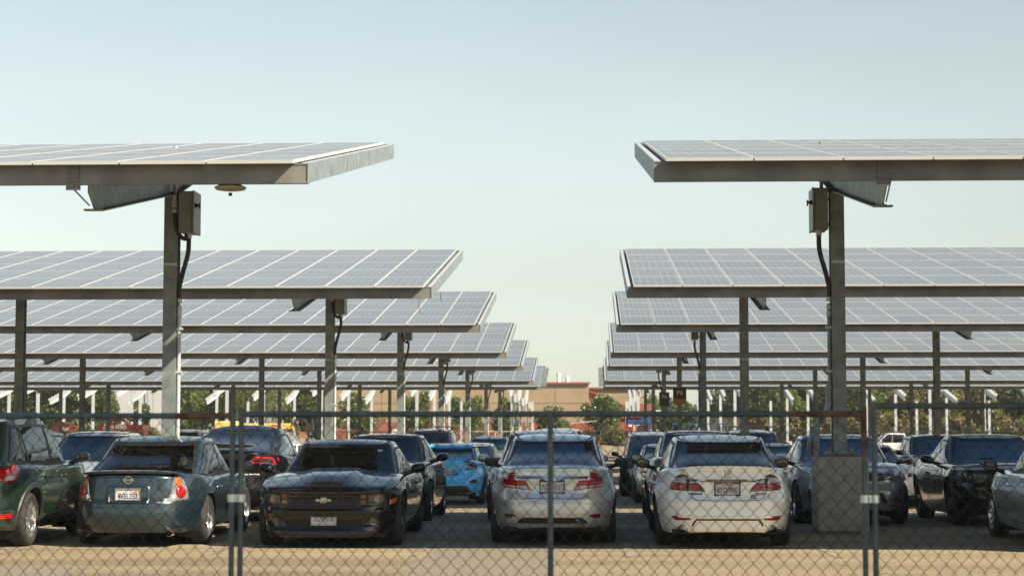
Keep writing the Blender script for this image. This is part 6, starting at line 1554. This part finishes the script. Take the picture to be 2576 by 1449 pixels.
g = MB(); g.box((mx_(1495), MY+.1, 1.55), (.9, .6, .7), MDK, bev=.05); g.box((mx_(1468), MY+.1, 1.6), (.8, .6, .5), MDK, bev=.05); g.build('engine', root)
g = MB(); g.lathe([(-.3, 0), (-.3, .42), (.3, .42), (.3, 0)], MDK, 16, 'y', (mx_(1517), MY, mz(1075))); g.build('cable_reel', root)
for x in (mx_(1450), mx_(1500)): wheel_m(root, x, MY-.4, .4, .3)
root = empty('scissor_lift', (0, 0, 0)); tag(root, 'blue scissor lift with a small red toolbox below the P6 signs', 'scissor lift')
g = MB()
for p_ in (1577, 1586, 1628, 1634): g.box((mx_(p_), MY, (mz(1050))/2+.2), (.16, .16, mz(1050)-.4), MBL)
g.box((mx_(1605), MY, mz(1051)), (mx_(1634)-mx_(1577), .1, .12), MBL); g.box((mx_(1605), MY, mz(1056)), (1.6, .5, .7), MBL, bev=.04); g.build('platform_frame', root)
g = MB(); g.box((mx_(1600), MY-.3, mz(1047)), (.9, .08, .22), mat('dim red sign', (.25, .07, .03), .5)); g.build('warning_sign', root)
g = MB(); g.box((mx_(1583), MY-.5, mz(1076)), (mx_(1594)-mx_(1573), .5, mz(1067)-mz(1085)), mat('toolbox red', (.25, .045, .03), .5), bev=.05); g.box((mx_(1585), MY-.77, mz(1071)), (.26, .03, .14), WHITEINK); g.build('red_toolbox', root)
g = MB(); g.prism([(mx_(1600), mz(1066)), (mx_(1632), mz(1064)), (mx_(1625), mz(1060)), (mx_(1605), mz(1060))], MY-.4, MY+.4, MBL); g.box((mx_(1618), MY, mz(1080)), (.9, .6, .6), MDK, bev=.08); g.build('motor', root)
g = MB(); g.box((mx_(1605), MY, .6), (2.2, 1, .5), MBL, bev=.05); g.build('chassis', root)
for x in (mx_(1585), mx_(1628)): wheel_m(root, x, MY-.45, .35, .25)
root = empty('trailer_rack', (0, 0, 0)); tag(root, 'dark blue open railing rack on a trailer between the right columns', 'trailer')
g = MB()
for z_ in (mz(1066), mz(1086)): g.box(((mx_(1692)+mx_(1833))/2, MY, z_), (mx_(1833)-mx_(1692), .08, .09), MBL)
for k in range(11): g.box((mx_(1692)+(mx_(1833)-mx_(1692))*k/10, MY, (mz(1066)+mz(1086))/2), (.07, .07, mz(1066)-mz(1086)), MBL)
g.build('railing', root)
g = MB(); g.box(((mx_(1692)+mx_(1833))/2, MY, 1.2), (mx_(1833)-mx_(1692), 1.6, .2), MBL); g.build('deck', root)
g = MB(); g.prism([(mx_(1803), mz(1085)), (mx_(1813), mz(1085)), (mx_(1811), mz(1068)), (mx_(1807), mz(1075))], MY-.3, MY+.3, MDK); g.build('strapped_load', root)
for x in (mx_(1740), mx_(1775)): wheel_m(root, x, MY-.7, .45, .3)
root = empty('material_stack', (0, 0, 0)); tag(root, 'low stack of yellow, red and white wrapped material beyond the black saloon roof', 'stack')
g = MB(); cs_ = [MYE, OR2, mat('pale wrap', (.6, .55, .45), .7), OR2, MYE]
for k in range(5): g.box((mx_(925+k*14), MY+3, 1.55+.05*(k % 2)), (mx_(939)-mx_(925), 1, .25), cs_[k], bev=.03)
g.build('bundles', root); g = MB(); g.prism([(mx_(975), 1.6), (mx_(999), 1.6), (mx_(986), 2.0), (mx_(979), 2.0)], MY+2.4, MY+3.4, mat('pale wrap', (.6, .55, .45), .7)); g.build('white_wrap', root); g = MB(); g.box((mx_(957), MY+3, .75), (mx_(995)-mx_(920), 1.2, 1.4), mat('weathered board', (.24, .20, .15), .9)); g.build('pallet_base', root)
root = empty('pipe_bundle', (0, 0, 0)); tag(root, 'bundle of blue pipes lying behind the fence left of the pedestal', 'pipes')
g = MB(); bp = mat('blue pipe', (.05, .18, .45), .4)
for k in range(4): g.tube([(mx_(815), MY-4, .3+.22*k), (mx_(872), MY-4, .3+.22*k)], .12, bp, 8)
g.build('blue_pipes', root)
# dirt banks and bits by the fence
g = MB(); rows = []
for i in range(61):
    x = -46+i*1.6; rows.append([(x, 140+j*.9, max(0, (.55+.35*math.sin(x*.7)+.25*math.sin(x*2.3+1))*math.sin(math.pi*j/6)) - .01) for j in range(7)])
g.grid(rows, DIRT); tag(g.build('dirt_bank', smooth=80), 'low bank of dry dirt behind the far fence', kind='structure')
# ------------------------------------------------------------------ summer haze
hm = bpy.data.materials.new('haze air'); hm.use_nodes = True; n = hm.node_tree; n.nodes.clear(); o = n.nodes.new('ShaderNodeOutputMaterial'); v = n.nodes.new('ShaderNodeVolumePrincipled')
v.inputs['Color'].default_value = (.93, .92, .88, 1); v.inputs['Density'].default_value = .00028; v.inputs['Anisotropy'].default_value = .2; n.links.new(v.outputs[0], o.inputs['Volume'])
g = MB(); g.box((0, 950, 9), (3002, 3104, 20), hm); tag(g.build('haze'), 'thin pale summer haze over the whole lot', kind='stuff')
